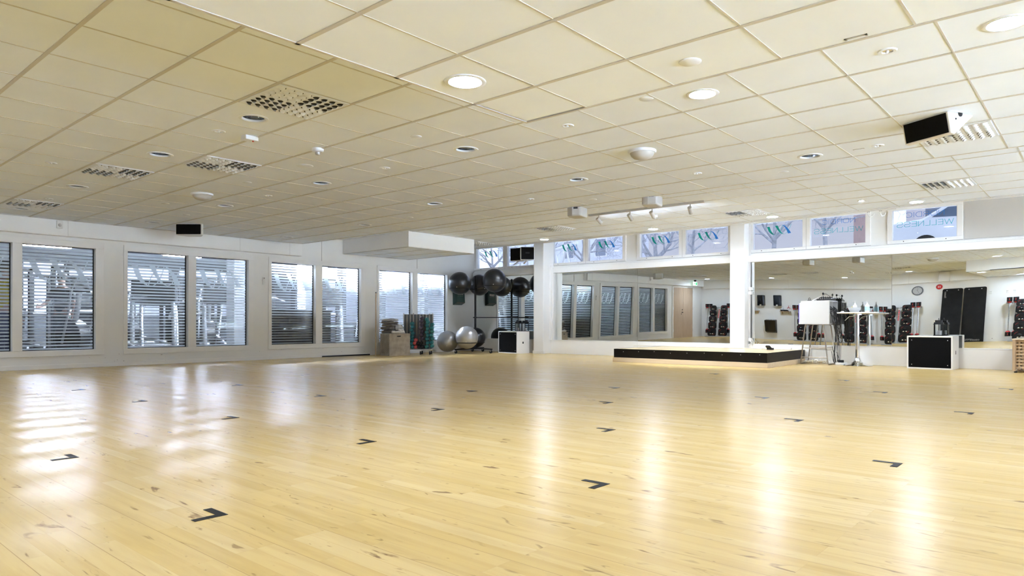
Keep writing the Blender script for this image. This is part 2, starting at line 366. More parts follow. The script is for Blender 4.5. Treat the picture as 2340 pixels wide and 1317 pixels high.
# ------------------------------------------------------------------ ceilings
def ceil_grid(name, xl, yl, z, bx, by, holes=(), shrink={}, wide=.024, thin=.011, th=.018):
    xs = [bx[0]] + [x for x in xl if bx[0]+.02 < x < bx[1]-.02] + [bx[1]]
    ys = [by[0]] + [y for y in yl if by[0]+.02 < y < by[1]-.02] + [by[1]]
    t = MB()
    for i in range(len(xs)-1):
        for j in range(len(ys)-1):
            x0, x1, y0, y1 = xs[i], xs[i+1], ys[j], ys[j+1]
            hs = [h for h in holes if x0 < h[0] < x1 and y0 < h[1] < y1]
            for (sx, sy), (dx0, dx1, dy0, dy1, dz) in shrink.items():
                if x0 < sx < x1 and y0 < sy < y1: x0 += dx0; x1 -= dx1; y0 += dy0; y1 -= dy1
            if not hs: t.box((x0, y0, z), (x1, y1, z+th)); continue
            hx, hy, hr = hs[0]; n = 48; A = []; B = []; T = []
            for k in range(n):
                a = 2*PI*k/n; c, s_ = math.cos(a), math.sin(a)
                A.append(t.pt((hx+hr*c, hy+hr*s_, z))); T.append(t.pt((hx+hr*c, hy+hr*s_, z+th)))
                kx = ((x1-hx)/c if c > 1e-9 else (x0-hx)/c if c < -1e-9 else 1e9); ky = ((y1-hy)/s_ if s_ > 1e-9 else (y0-hy)/s_ if s_ < -1e-9 else 1e9)
                q = min(kx, ky); B.append(t.pt((hx+q*c, hy+q*s_, z)))
            for k in range(n):
                l = (k+1) % n; t.f.append([A[k], A[l], B[l], B[k]]); t.f.append([A[k], A[l], T[l], T[k]])
            for cx, cy in ((x0,y0),(x0,y1),(x1,y0),(x1,y1)):      # the four corners the fan leaves open
                a = math.atan2(cy-hy, cx-hx) % (2*PI); k = int(a/(2*PI/n)) % n; l = (k+1) % n
                p = t.pt((cx, cy, z)); t.f.append([B[k], B[l], p])
    o = struct(t.build(name, M['tile']))
    g = MB()
    for x in xs[1:-1]: g.box((x-wide/2, by[0], z-.004), (x+wide/2, by[1], z+.03))
    for y in ys[1:-1]:
        for i in range(len(xs)-1): g.box((xs[i]+wide/2, y-thin/2, z-.0025), (xs[i+1]-wide/2, y+thin/2, z+.001))
    for (x0, y0, x1, y1) in ((bx[0],by[0],bx[0]+.02,by[1]),(bx[1]-.02,by[0],bx[1],by[1]),(bx[0]+.02,by[0],bx[1]-.02,by[0]+.02),(bx[0]+.02,by[1]-.02,bx[1]-.02,by[1])):
        g.box((x0, y0, z-.004), (x1, y1, z+.002))
    struct(g.build('ceiling_bars', M['tbar']))
    return o

OFFL = [(2.78,5.23),(2.78,7.05),(2.78,9.48),(2.78,11.95),(4.59,4.63),(4.59,7.05),(4.59,9.45),(4.59,11.93),(6.40,4.63),(6.40,7.08),(7.02,9.5),(7.05,12.0),(6.99,2.24)]
LITM = [(4.59,2.22),(4.59,.43),(.378,11.95),(.30,9.2),(.25,6.6),(.20,4.75),(6.99,-3.2)]
LITP = [(2.68,2.71),(-.45,2.1),(1.5,-2.0)]
LITU = [(11.9,2.24),(11.94,4.46),(11.97,6.83),(11.9,9.53),(11.9,-.2)]
HR = .093
xm = [1.278+.6*i for i in range(-4, 12)]; ym = [4.32+.6*k for k in range(-17, 15)]
ceil_grid('ceiling_main', xm, ym, ZM, (XB, XE), (YN, 12.78), [(x, y, HR) for x, y in OFFL+LITM])
xp = [1.79+.6*i for i in range(-5, 3)]; yp = [.66+.6*k for k in range(-11, 4)]
ceil_grid('ceiling_dropped', xp, yp, ZP, (XB, 3.504), (YN, 2.96), [(x, y, HR) for x, y in LITP],
          {(3.2, 2.7): (0, .035, .012, .03, 0), (2.7, 2.7): (.008, 0, .012, .02, 0)})
b = MB(); b.box((3.488, YN, ZP-.002), (3.504, 2.96, ZM)); b.box((XB, 2.944, ZP-.002), (3.488, 2.96, ZM)); struct(b.build('ceiling_dropped_side', M['wall2']))
xu = [10.33+.6*i for i in range(-4, 4)]; yu = [1.335+.6*k for k in range(-12, 20)]
ceil_grid('ceiling_upper', xu, yu, ZU, (XE-.02, 12.25), (YN, 13.09), [(x, y, HR) for x, y in LITU], wide=.02)
b = MB(); b.box((XE-.004, YN, ZM-.004), (XE+.012, 12.8, ZU+.1)); struct(b.build('ceiling_main_edge', M['trim']))
b = MB(); b.box((12.25, YN, ZU-.006), (12.27, 13.05, ZU+.12)); b.box((12.27, YN, ZU+.06), (12.40, 13.05, ZU+.075)); struct(b.build('trim_ceiling_edge', M['trim']))
b = MB(); b.box((12.26, YN, 2.95), (13.7, 13.05, 2.97)); struct(b.build('ceiling_window_recess', M['wall2']))
b = MB(); b.box((XB-.2, YN-.2, TOP), (14.0, 13.3, TOP+.12)); struct(b.build('ceiling_slab', M['void']))
# boxed-in duct in the corner
b = MB(); b.box((9.03, 10.75, 2.30), (10.92, 13.02, ZU)); struct(b.build('ceiling_duct_box', M['wall2'], bevel=.004))
ceil_grid('ceiling_duct_tiles', [9.63, 10.23, 10.83], [11.35, 11.95, 12.55], 2.296, (9.045, 10.905), (10.765, 13.0), th=.003)

# ------------------------------------------------------------------ wall with the big windows (y = 12.9 side)
PAIRS = [((1.87,2.903),(3.034,4.069)), ((4.568,5.608),(5.754,6.797)), ((7.30,8.331),(8.495,9.534)), ((10.063,11.079),(11.251,12.277))]
OUT = [(1.745,4.196), (4.505,6.899), (7.232,9.645), (10.0,12.345)]
G0, G1 = .30, 2.0
b = MB(LF)
edge = [XB-.1] + [x for p in PAIRS for x in (p[0][0]-.03, p[1][1]+.03)] + [13.4]
b.box((edge[0], 0, 0), (edge[-1], .14, G0-.03)); b.box((edge[0], 0, G1+.03), (edge[-1], .14, TOP))
for i in range(0, len(edge), 2): b.box((edge[i], 0, G0-.03), (edge[i+1], .14, G1+.03))
struct(b.build('wall_left', M['wall']))
b = MB(LF)
b.box((XB, -.012, 0), (8.5, 0, .07)); b.box((9.78, -.012, 0), (13.3, 0, .07)); struct(b.build('baseboard_left', M['trim'], bevel=.003))
b = MB(LF); b.box((8.5, -.03, 0), (9.78, 0, .028)); struct(b.build('trim_cover_strip', M['rubber']))
b = MB(LF); b.box((XB, -.15, 2.155), (7.915, 0, ZM)); struct(b.build('trim_bulkhead_left', M['wall2'], bevel=.003))
b = MB(LF)
for x in (3.62, 6.55, 7.63): b.box((x-.002, -.1515, 2.155), (x+.002, -.149, ZM))
for x in (8.494, 11.25): b.box((x-.004, -.008, 2.09), (x+.004, 0, 2.62))
struct(b.build('trim_wall_joints', M['tbar']))

LOGO = dict(
 r1=([(365,268),(384,318),(400,360),(424,392),(450,415),(480,430),(512,438)], [(418,265),(428,300),(440,335),(454,364),(470,390),(490,416),(512,437)]),
 r2=([(517,253),(540,296),(560,330),(580,360),(600,385),(624,406),(650,420),(682,428)], [(570,250),(580,282),(595,315),(609,346),(625,375),(640,396),(660,412),(685,426)]),
 r3=([(640,242),(665,244),(700,260),(726,284),(750,310),(770,338),(790,370),(812,410)], [(645,246),(665,255),(690,280),(706,304),(720,330),(731,352),(740,375),(755,420)]))
LTH = dict(t1=[(508,437),(530,440),(548,438),(575,422),(600,395),(620,358),(640,305),(655,250)], t2=[(680,427),(705,422),(728,402),(750,370),(772,335),(790,300),(804,264),(815,230)],
           t3=[(512,437),(520,402),(532,368),(546,340),(562,315),(580,284),(600,258),(622,245),(645,243)])
def logo_faces(mb, fn, only, th=.012):
    """fn maps unit logo coordinates (0..1 right, 0..1 down) to a point"""
    U = lambda p: ((p[0]-365)/455, (p[1] + (p[0]-590)*.03 - 245)/198)
    for k in only:
        if k in LOGO:
            a, c = LOGO[k]
            for i in range(len(a)-1): mb.face([fn(*U(a[i])), fn(*U(a[i+1])), fn(*U(c[i+1])), fn(*U(c[i]))])
        else:
            P = [U(p) for p in LTH[k]]
            for p, q in zip(P, P[1:]):
                dx, dy = q[0]-p[0], q[1]-p[1]; l = math.hypot(dx, dy) or 1; nx, ny = -dy/l*th/2, dx/l*th/2
                mb.face([fn(p[0]+nx, p[1]+ny), fn(q[0]+nx, q[1]+ny), fn(q[0]-nx, q[1]-ny), fn(p[0]-nx, p[1]-ny)])

for w, (pa, ou) in enumerate(zip(PAIRS, OUT)):
    e = sempty('window_%d' % (w+1), LF)
    f = MB()                                           # casing on the wall face and the lining of the opening
    x0, x1 = pa[0][0], pa[1][1]
    f.box((ou[0], -.022, .206), (ou[1], 0, G0)); f.box((ou[0], -.022, G1), (ou[1], 0, 2.10)); f.box((ou[0], -.022, G0), (x0, 0, G1)); f.box((x1, -.022, G0), (ou[1], 0, G1))
    f.box((x0-.03, 0, G0-.03), (x1+.03, .12, G0)); f.box((x0-.03, 0, G1), (x1+.03, .12, G1+.03)); f.box((x0-.03, 0, G0), (x0, .12, G1)); f.box((x1, 0, G0), (x1+.03, .12, G1))
    f.build('frame', M['trim'], e, bevel=.003)
    f = MB(); f.box((pa[0][1], -.03, G0), (pa[1][0], .12, G1)); f.build('mullion', M['trim'], e, bevel=.004)
    for i, (a, c) in enumerate(pa):
        f = MB(); f.box((a, .088, G0), (c, .094, G1)); f.build('pane', M['glass'], e)
        f = MB()
        for bx in (((a, .07, G0), (a+.012, .0995, G1)), ((c-.012, .07, G0), (c, .0995, G1)), ((a+.012, .07, G0), (c-.012, .0995, G0+.010)), ((a+.012, .07, G1-.010), (c-.012, .0995, G1))): f.box(*bx)
        f.build('gasket', M['rubber'], e)
        f = MB(); z = G0+.012; wd = c-a; y = .0865
        lu0, lu1, lz0, lz1 = a+.10*wd, a+.93*wd, 1.40, 1.79
        while z < G1-.03:
            k = (z-G0)/(G1-G0); h = .0245 + .013*max(0, k-.35)/.65 + .007*max(0, k-.85)/.15
            f.face([(a+.012, y, z), (c-.012, y, z), (c-.012, y, min(z+h, G1-.012)), (a+.012, y, min(z+h, G1-.012))]); z += .054
        logo_faces(f, lambda u, v: (lu0+u*(lu1-lu0), y-.0006, lz1-v*(lz1-lz0)), ('r1','r2','r3','t1','t2','t3'), .022)
        f.build('frosted_film', M['film'], e)

# door and its frame, beyond the windows
e = sempty('door_1', LF)
f = MB(); f.box((-.45, -.03, 0), (-.36, 0, 2.15)); f.box((1.357, -.03, 0), (1.447, 0, 2.15)); f.box((-.36, -.03, 2.08), (1.357, 0, 2.15)); f.build('frame', M['trim'], e, bevel=.004)
for x0, x1 in ((-.357, .496), (.502, 1.354)):
    f = MB(); f.box((x0, -.022, .008), (x1, -.002, 2.077)); lf = f.build('leaf', M['doorwood'], e, bevel=.002)
f = MB(); f.cyl((.58, -.022, 1.05), (.58, -.07, 1.05), .011); f.cyl((.58, -.068, 1.05), (.72, -.068, 1.05), .010); f.cyl((.58, -.022, 1.05), (.58, -.03, 1.05), .026); f.cyl((.58, -.022, 1.16), (.58, -.034, 1.16), .022)
f.cyl((.66, -.022, .98), (.66, -.03, .98), .018); f.build('handle', M['blackmetal'], e, smooth=40)
for x in (-.357, 1.354):
    for z in (.25, 1.15, 1.85):
        f = MB(); f.cyl((x, -.03, z), (x, -.03, z+.11), .011); f.build('hinge', M['steel'], e, smooth=40)

# ------------------------------------------------------------------ back wall
b = MB(); b.box((XB-.14, YN, 0), (XB, 12.9, TOP)); struct(b.build('wall_back', M['wall']))
b = MB(); b.box((XB, 2.97, 2.06), (XB+.15, 12.74, ZM)); struct(b.build('trim_bulkhead_back', M['wall2'], bevel=.003))
b = MB(); b.box((XB, YN, 0), (XB+.012, 12.87, .07)); struct(b.build('baseboard_back', M['trim'], bevel=.003))
b = MB()
for y in (10.2, 9.0, 7.3, 4.95): b.box((XB+.149, y-.002, 2.06), (XB+.152, y+.002, ZM))
b.box((XB, 7.6, 2.045), (XB+.004, 9.2, 2.055)); struct(b.build('trim_back_joints', M['tbar']))
b = MB(); b.box((XB-.1, YN-.14, 0), (13.9, YN, .35)); b.box((XB-.1, YN-.14, 2.02), (13.9, YN, TOP)); b.box((XB-.1, YN-.14, .35), (-.6, YN, 2.02)); b.box((12.6, YN-.14, .35), (13.9, YN, 2.02)); struct(b.build('wall_near', M['wall']))
b = MB(); b.box((XB-.4, YN-1.45, 2.30), (13.9, YN-.14, 2.42)); struct(b.build('added_canopy_slab', M['wall2']))  # unseen canopy, added to keep the sun out of the near windows
b = MB(); b.box((-14, YN-.2, TOP+.12), (13.95, 25.2, 15)); struct(b.build('added_upper_block', M['wall2']))  # unseen block above the roof, added to cast shade outside
b = MB(); b.box((14.3, -12, 2.0), (62, -7, 80)); struct(b.build('added_shade_tower', M['wall2']))  # unseen tower, added to hold the street in shade
e = sempty('window_10')  # unseen window row, added to bring cool daylight to the ceiling
f = MB()
for i in range(7): x = -.6 + 2.2*i; f.box((x-.05, YN-.12, .35), (x+.05, YN+.01, 2.02))
f.box((-.6, YN-.12, .33), (12.6, YN+.01, .40)); f.box((-.6, YN-.12, 1.97), (12.6, YN+.01, 2.03)); f.build('frame', M['trim'], e)
for i in range(6): x = -.6 + 2.2*i; f = MB(); f.box((x+.05, YN-.07, .40), (x+2.15, YN-.064, 1.97)); f.build('pane', M['glass'], e)
b = MB(); b.box((-25, -60, -.2), (13.85, YN-.2, -.02)); struct(b.build('added_bounce_yard', pm('pale_bounce_paving', (.78,.78,.77), .9, 0, .03, 1)))  # unseen yard, added to bounce sunlight up through the added windows

# ------------------------------------------------------------------ mirror wall (x = 13.3 side)
GL = [(13.0,12.05),(11.91,10.96),(10.424,9.523),(9.386,8.442),(7.989,7.043),(6.887,5.945),(5.423,4.465),(4.324,3.362),(2.921,1.952)]
GS = [(12.9-a, 12.9-c) for a, c in GL]
WZ0, WZ1 = 2.225, 2.752
GRP = [(0,1),(2,3),(4,5),(6,7),(8,)]
b = MB(RF); S0, S1 = -.25, 18.4
b.box((S0, .02, 0), (S1, .22, 2.165)); b.box((S0, .02, 2.81), (S1, .22, TOP))
ed = [S0]
for g in GRP: ed += [GS[g[0]][0]-.085, GS[g[-1]][1]+.085]
ed.append(S1)
for i in range(0, len(ed), 2): b.box((ed[i], .02, 2.165), (ed[i+1], .22, 2.81))
struct(b.build('wall_right', M['wall2']))
b = MB(RF); b.box((-.15, -.09, 1.978), (S1, .02, 2.105)); b.box((-.15, -.045, 2.105), (S1, .02, 2.15)); struct(b.build('trim_window_beam', M['wall2'], bevel=.006))
b = MB(RF); b.box((-.15, -.10, 0), (S1, .02, .325)); struct(b.build('trim_plinth', M['white'], bevel=.004))
b = MB(RF); b.box((-.15, -.105, .325), (S1, .01, .337)); struct(b.build('trim_plinth_ledge', M['trim'], bevel=.002))
b = MB(RF)
for s in (2.36, 4.9, 7.42): b.box((s-.002, -.1008, .0), (s+.002, -.0995, .325))
struct(b.build('trim_plinth_joints', M['tbar']))
b = MB(RF); b.box((2.18, -.40, 0), (2.485, .03, 3.0)); struct(b.build('column_1', M['wall2'], bevel=.012))
b = MB(RF); b.box((2.16, -.415, 0), (2.50, -.34, .07)); struct(b.build('trim_column_base', M['trim'], bevel=.004))
b = MB(RF); b.box((7.11, -.29, .25), (7.412, .03, 3.0)); struct(b.build('column_2', M['wall2'], bevel=.012))
b = MB(RF); b.box((2.485, -.16, .33), (2.53, .01, 2.16)); b.box((2.53, -.10, .33), (2.565, .01, 1.98)); struct(b.build('trim_mirror_frame', M['trim'], bevel=.004))
b = MB(RF); b.box((11.06, .005, 2.17), (S1, .03, 2.80)); struct(b.build('wall_right_panel', pm('shaded_panel_paint', (.52,.50,.475), .5, 0, .02, 2), bevel=.003))  # same wall paint, its shade put into a greyer colour
b = MB(RF)
for s in (7.418, 7.437): b.cyl((s, -.05, .40), (s, -.05, 2.9), .008, n=10)
struct(b.build('trim_conduit', M['whiteplastic'], smooth=40))

def stroke(mb, fn, pts, th):
    for p, q in zip(pts, pts[1:]):
        dx, dy = q[0]-p[0], q[1]-p[1]; l = math.hypot(dx, dy) or 1; nx, ny = -dy/l*th/2, dx/l*th/2; ex, ey = dx/l*th/2, dy/l*th/2
        mb.face([fn(p[0]-ex+nx, p[1]-ey+ny), fn(q[0]+ex+nx, q[1]+ey+ny), fn(q[0]+ex-nx, q[1]+ey-ny), fn(p[0]-ex-nx, p[1]-ey-ny)])
def arc(cx, cy, rx, ry, a0, a1, n=14):
    return [(cx+rx*math.cos(R(a0+(a1-a0)*k/n)), cy+ry*math.sin(R(a0+(a1-a0)*k/n))) for k in range(n+1)]
def rr_path(x0, y0, x1, y1, r): P = rrect(x0, y0, x1, y1, r, 4); return P + P[:1]
GLY = {  # stroke letters in a cell about 1 wide, 1 high, y up
 'N': (.9, [[(.05,0),(.05,1),(.85,0),(.85,1)]]), 'O': (1.1, [rr_path(.05,0,1.05,1,.3)]),
 'R': (.95, [[(.05,0),(.05,1),(.65,1),(.85,.9),(.85,.6),(.65,.48),(.05,.48)],[(.62,.48),(.87,.3),(.87,0)]]),
 'D': (1.05, [[(.05,0),(.05,1),(.65,1),(.9,.85),(1,.6),(1,.4),(.9,.15),(.65,0),(.05,0)]]), 'I': (.2, [[(.1,0),(.1,1)]]),
 'C': (1.0, [[(.95,.82),(.8,1),(.3,1),(.08,.8),(.05,.5),(.08,.2),(.3,0),(.8,0),(.95,.18)]]),
 'W': (1.3, [[(.02,1),(.32,0),(.65,.95),(.98,0),(1.28,1)]]), 'E': (.8, [[(.75,1),(.05,1),(.05,0),(.75,0)],[(.05,.5),(.7,.5)]]),
 'L': (.75, [[(.05,1),(.05,0),(.7,0)]]), 'S': (.95, [[(.9,.8),(.75,1),(.22,1),(.06,.86),(.06,.62),(.22,.5),(.73,.5),(.89,.38),(.89,.14),(.73,0),(.2,0),(.05,.2)]]),
 'e': (.6, [[(.05,.32),(.5,.32),(.5,.5),(.38,.62),(.16,.62),(.05,.5),(.05,.12),(.16,0),(.48,0)]]), 's': (.55, [[(.47,.58),(.1,.62),(.06,.36),(.44,.28),(.42,.02),(.04,.04)]]),
 't': (.45, [[(.2,.9),(.2,.1),(.4,0)],[(.02,.62),(.4,.62)]]), '.': (.25, [[(.1,0),(.1,.08)]]), '1': (.35, [[(.05,.75),(.25,1),(.25,0)]]), '9': (.65, [[(.55,.5),(.15,.5),(.05,.7),(.15,1),(.45,1),(.55,.8),(.5,.3),(.2,0)]]),
 'c': (.6, [[(.5,.55),(.38,.64),(.16,.64),(.05,.5),(.05,.13),(.16,0),(.38,0),(.5,.1)]]), 'a': (.6, [[(.5,.64),(.5,0)],[(.5,.5),(.4,.64),(.16,.64),(.05,.5),(.05,.13),(.16,0),(.4,0),(.5,.13)]]), 'l': (.25, [[(.1,0),(.1,1)]]),
 '7': (.65, [[(.05,1),(.58,1),(.2,0)]]), ' ': (.4, []),
 'A': (.95, [[(.02,0),(.46,1),(.92,0)],[(.18,.35),(.75,.35)]]), 'P': (.85, [[(.05,0),(.05,1),(.6,1),(.8,.88),(.8,.6),(.6,.46),(.05,.46)]]), 'U': (.95, [[(.05,1),(.05,.25),(.25,0),(.65,0),(.85,.25),(.85,1)]]),
 'T': (.85, [[(.42,0),(.42,1)],[(.02,1),(.83,1)]]), 'H': (.9, [[(.05,0),(.05,1)],[(.85,0),(.85,1)],[(.05,.5),(.85,.5)]]), 'B': (.85, [[(.05,0),(.05,1),(.6,1),(.75,.9),(.75,.62),(.6,.52),(.05,.52)],[(.6,.52),(.82,.4),(.82,.12),(.65,0),(.05,0)]]),
}
def word(mb, fn, txt, th, gap=.16):
    """fn takes (u 0..1 along the whole word, v 0..1 up)"""
    tot = sum(GLY[c][0] for c in txt) + gap*(len(txt)-1); x = 0
    for c in txt:
        w_, st = GLY[c]
        for P in st: stroke(mb, lambda a, d: fn(a/tot, d), [(x+p[0], p[1]) for p in P], th)
        x += w_ + gap

for g, pair in enumerate(GRP):
    e = sempty('window_%d' % (g+5), RF)
    o0, o1 = GS[pair[0]][0]-.085, GS[pair[-1]][1]+.085
    f = MB()
    f.box((o0, -.01, 2.165), (o1, .10, WZ0)); f.box((o0, -.01, WZ1), (o1, .10, 2.81)); f.box((o0, -.01, WZ0), (GS[pair[0]][0], .10, WZ1)); f.box((GS[pair[-1]][1], -.01, WZ0), (o1, .10, WZ1))
    if len(pair) == 2: f.box((GS[pair[0]][1], -.01, WZ0), (GS[pair[1]][0], .10, WZ1))
    f.build('frame', M['trim'], e, bevel=.005)
    if len(pair) == 2:
        m_ = (GS[pair[0]][1]+GS[pair[1]][0])/2; f = MB(); f.box((m_-.004, -.012, 2.17), (m_+.004, -.009, 2.805)); f.build('sash_joint', M['tbar'], e)
    f = MB()
    for i in pair:
        for k in (.18, .84):
            s = GS[i][0] + k*(GS[i][1]-GS[i][0]); f.cyl((s, -.014, 2.197), (s, -.009, 2.197), .008, n=10)
    f.build('screw_cap', M['black'], e)
    for i in pair:
        a, c = GS[i]
        f = MB(); f.box((a, .045, WZ0), (c, .051, WZ1)); f.build('pane', M['glass'], e)
        y = .043; wd = c-a; H = WZ1-WZ0
        if i < 7:
            fn = lambda u, v: (a+wd*(.27+.5*u), y, WZ1-H*(.13+.37*v))
            for nm, only, mt in (('logo_green', ('r1','r2'), 'green'), ('logo_teal', ('t1','t2'), 'tealfilm'), ('logo_blue', ('r3',), 'bluefilm'), ('logo_line', ('t3',), 'navyfilm')):
                f = MB(); logo_faces(f, fn, only, .016); f.build(nm, M[mt], e)
        else:
            f = MB(); word(f, lambda u, v: (a+wd*(.81-.60*u), y, WZ1-H*(.25-.155*v)), 'NORDIC', .075); f.build('lettering_upper', M['bluefilm'], e)
            f = MB(); word(f, lambda u, v: (a+wd*(.95-.89*u), y, WZ1-H*(.565-.165*v)), 'WELLNESS', .075); f.build('lettering_lower', M['tealfilm'], e)
            f = MB(); word(f, lambda u, v: (a+wd*(.28-.23*u), y, WZ1-H*(.68-.045*v)), 'est. 1997', .09); f.build('lettering_small', M['film'], e)

# wall mirrors: real panes that do not hang perfectly flat
PAN = [('M0', -.12, 2.175, None, 'tall wall mirror in the corner behind the exercise balls'),
       ('M1', 2.57, 4.857, (3.62396,-.00056,.00008,-.00325,-.00147,-.00032), 'wall mirror beside the slim pillar, showing the striped windows'),
       ('M1b', 4.861, 7.108, (5.92293,-.00277,-.00568,-.00051,.00004,-.00154), 'wall mirror behind the low stage, showing the wooden double door'),
       ('M2', 7.416, 9.968, (8.69676,0,-.0014,.0024,-.0003,0), 'wall mirror behind the white media cabinet and high table'),
       ('M3', 9.972, 14.2, (10.91683,-.01207,-.0055,-.00295,-.00184,-.00535), 'wall mirror above the white box with lantern, showing the clock')]
for nm, s0, s1, co, lab in PAN:
    n, k = 24, 14; f = MB(RF); ids = {}
    def fo(s, z):
        if co is None: return 0
        c0, a, b_, c, e_, g_ = co; ss = min(s, 12.4) - c0; zz = z-1.15
        return a*ss + b_*zz + c*ss*zz + e_*zz*zz + g_*ss*ss + (a + 2*g_*ss + c*zz)*(s-min(s, 12.4))
    vals = [fo(s0+(s1-s0)*i/n, .337+1.641*j/k) for i in range(n+1) for j in range(k+1)]; mx = max(vals)
    for h_, dz in ((0, 0), (1, .005)):
        for i in range(n+1):
            for j in range(k+1):
                s = s0+(s1-s0)*i/n; z = .337+1.641*j/k
                ids[h_, i, j] = f.pt((s, fo(s, z)-mx-.006+dz, z))
        for i in range(n):
            for j in range(k): f.f.append([ids[h_,i,j], ids[h_,i+1,j], ids[h_,i+1,j+1], ids[h_,i,j+1]])
    for i in range(n):
        for j in (0, k): f.f.append([ids[0,i,j], ids[0,i+1,j], ids[1,i+1,j], ids[1,i,j]])
    for j in range(k):
        for i in (0, n): f.f.append([ids[0,i,j], ids[0,i,j+1], ids[1,i,j+1], ids[1,i,j]])
    o = f.build('wall_mirror', M['mirror'], smooth=30)
    tag(o, lab, 'mirror')

# ------------------------------------------------------------------ ceiling fittings
ORD = ['first','second','third','fourth','fifth','sixth','seventh','eighth','ninth','tenth']
def downlight(loc, lit, label, group, lens='lamp'):
    t = thing('downlight', label, 'ceiling light', loc, 0, group)
    f = MB(); f.lathe([(.088,.012),(.088,-.002),(.092,-.006),(.108,-.007),(.116,-.004),(.117,.001)], 40); f.build('trim_ring', M['fit'], t, smooth=40)
    f = MB(); f.lathe([(.0925,.004),(.094,.14),(.0,.14)], 24); f.build('housing', M['void'], t)
    if lit:
        f = MB(); f.lathe([(.091,.012),(.088,.006),(0,.006)], 40); f.build('lens', M[lens], t, smooth=40)
    else:
        f = MB(); n = 28
        prof = [(.090,.002),(.087,.03),(.078,.07),(.060,.105),(.03,.12),(0,.122)]
        f.lathe(prof, n); f.build('reflector', M['darkchrome'], t)
        f = MB()
        for sx in (-.022, .022): f.cyl((sx, 0, .115), (sx, 0, .055), .012, n=12); f.sph((sx, 0, .052), .012, 12)
        f.build('bulb', M['whiteplastic'], t, smooth=50)
    return t
rows = {2.78:'row farthest from the mirror wall', 4.59:'middle row', 6.40:'row closest to the mirror wall', 6.99:'row closest to the mirror wall', 7.02:'row closest to the mirror wall', 7.05:'row closest to the mirror wall'}
proto = None; cnt = {}
for x, y in sorted(OFFL, key=lambda p: -p[1]):
    r = rows[x]; cnt[r] = cnt.get(r, 0)+1
    lab = 'unlit chrome downlight, %s from the big windows in the %s' % (ORD[cnt[r]-1], r)
    if proto is None: proto = downlight((x, y, ZM), False, lab, 'unlit downlights in the main ceiling')
    else: dup(proto, (x, y, ZM), label=lab)
LL = {(4.59,2.22):'lit round downlight just past the edge of the dropped ceiling', (4.59,.43):'lit round downlight cut by the frame at the upper corner',
      (2.68,2.71):'lit round downlight in the dropped ceiling beside the lifted tile', (-.45,2.1):'lit downlight under the dropped ceiling, seen in the mirror past the mats',
      (.378,11.95):'lit downlight near the wooden door, seen in the mirror', (.30,9.2):'lit downlight over the soap dispensers, seen in the mirror', (.25,6.6):'lit downlight over the back wall racks, seen above the media cabinet',
      (.20,4.75):'lit downlight above the wall clock, seen in the mirror',
      (11.9,2.24):'lit downlight over the small window with the car', (11.94,4.46):'lit downlight over the small window beside the tall column', (11.97,6.83):'lit downlight over the third small window pair', (11.9,9.53):'lit downlight over the second small window pair'}
k = 0
for z, L in ((ZM, LITM), (ZP, LITP), (ZU, LITU)):
    if z != ZP: pl = None
    for x, y in L:
        lab = LL.get((x, y))
        if lab is None: k += 1; lab = 'lit downlight farther along the ceiling towards the added daylight windows'
        if pl is None: pl = downlight((x, y, z), True, lab, 'lit downlights', 'lamp2' if z == ZU else 'lamp')
        else: dup(pl, (x, y, z), label=lab)

def gimbal(loc, label):
    t = thing('gimbal_spot', label, 'spotlight', loc, 0, 'small recessed spots in the ceiling')
    f = MB(); f.lathe([(.030,.0),(.033,-.006),(.050,-.007),(.056,0)], 24); f.build('ring', M['fit'], t, smooth=40)
    f = MB(); f.lathe([(.031,-.001),(.024,-.003),(.012,-.0035)], 20); f.build('reflector', M['chrome'], t, smooth=40)
    f = MB(); f.sph((0,0,-.002), .011, 12); f.build('bulb', M['fit'], t, smooth=60)
    return t
g0 = None
for x, y, lab in ((2.77,5.81,'small recessed spot behind the large perforated vent'), (4.59,3.43,'small recessed spot beside the lifted corner tile'), (4.59,1.02,'small recessed spot between the two big lit downlights'),
                  (6.98,3.44,'small recessed spot past the dome motion sensor'), (4.58,5.84,'small recessed spot between two downlights of the middle row'), (2.19,8.28,'small recessed spot beside the second perforated vent'),
                  (6.98,1.63,'small recessed spot in front of the tilted ceiling speaker'), (4.59,8.27,'small recessed spot before the far dome sensor in the middle row'), (2.8,10.7,'small recessed spot above the farthest perforated vent'), (6.99,5.84,'small recessed spot beside the projectors')):
    if g0 is None: g0 = gimbal((x, y, ZM), lab)
    else: dup(g0, (x, y, ZM), label=lab)
d0 = None
for x, y, z, s, lab in ((3.99,4.65,ZM,1,'white blank disc in the tile before the third vent row'), (4.42,2.58,ZM,1,'white blank disc at the edge of the dropped ceiling beside a darker tile'), (4.0,7.68,ZM,1,'white blank disc in the sagging tile near the dome sensor'),
                      (3.97,6.41,ZM,1.75,'large white blank disc behind the smoke detector'), (7.56,5.22,ZM,1,'white blank disc in the tile beside the projectors'), (7.53,2.69,ZM,1,'white blank disc at the main ceiling edge before the small windows'),
                      (3.97,9.9,ZM,1,'white blank disc behind the dome sensor towards the big windows'), (4.6,10.7,ZM,1,'white blank disc between the last two downlights of the middle row'), (3.23,1.63,ZP,1.1,'white blank disc in the dropped ceiling'),
                      (9.33,6.4,ZU,1,'white blank disc in the upper ceiling before the track light'), (7.0,8.3,ZM,1,'white blank disc near the ceiling edge by the duct box')):
    if d0 is None:
        d0 = f = MB(); f.lathe([(0,-.006),(.046,-.006),(.052,-.002),(.052,.001)], 28); d0 = tag(f.build('ceiling_blank_disc', M['fit'], smooth=40, loc=(x, y, z)), lab, 'ceiling disc', 'blank discs in the ceiling')
    else: o = dup(d0, (x, y, z), label=lab); o.scale = (s, s, 1)

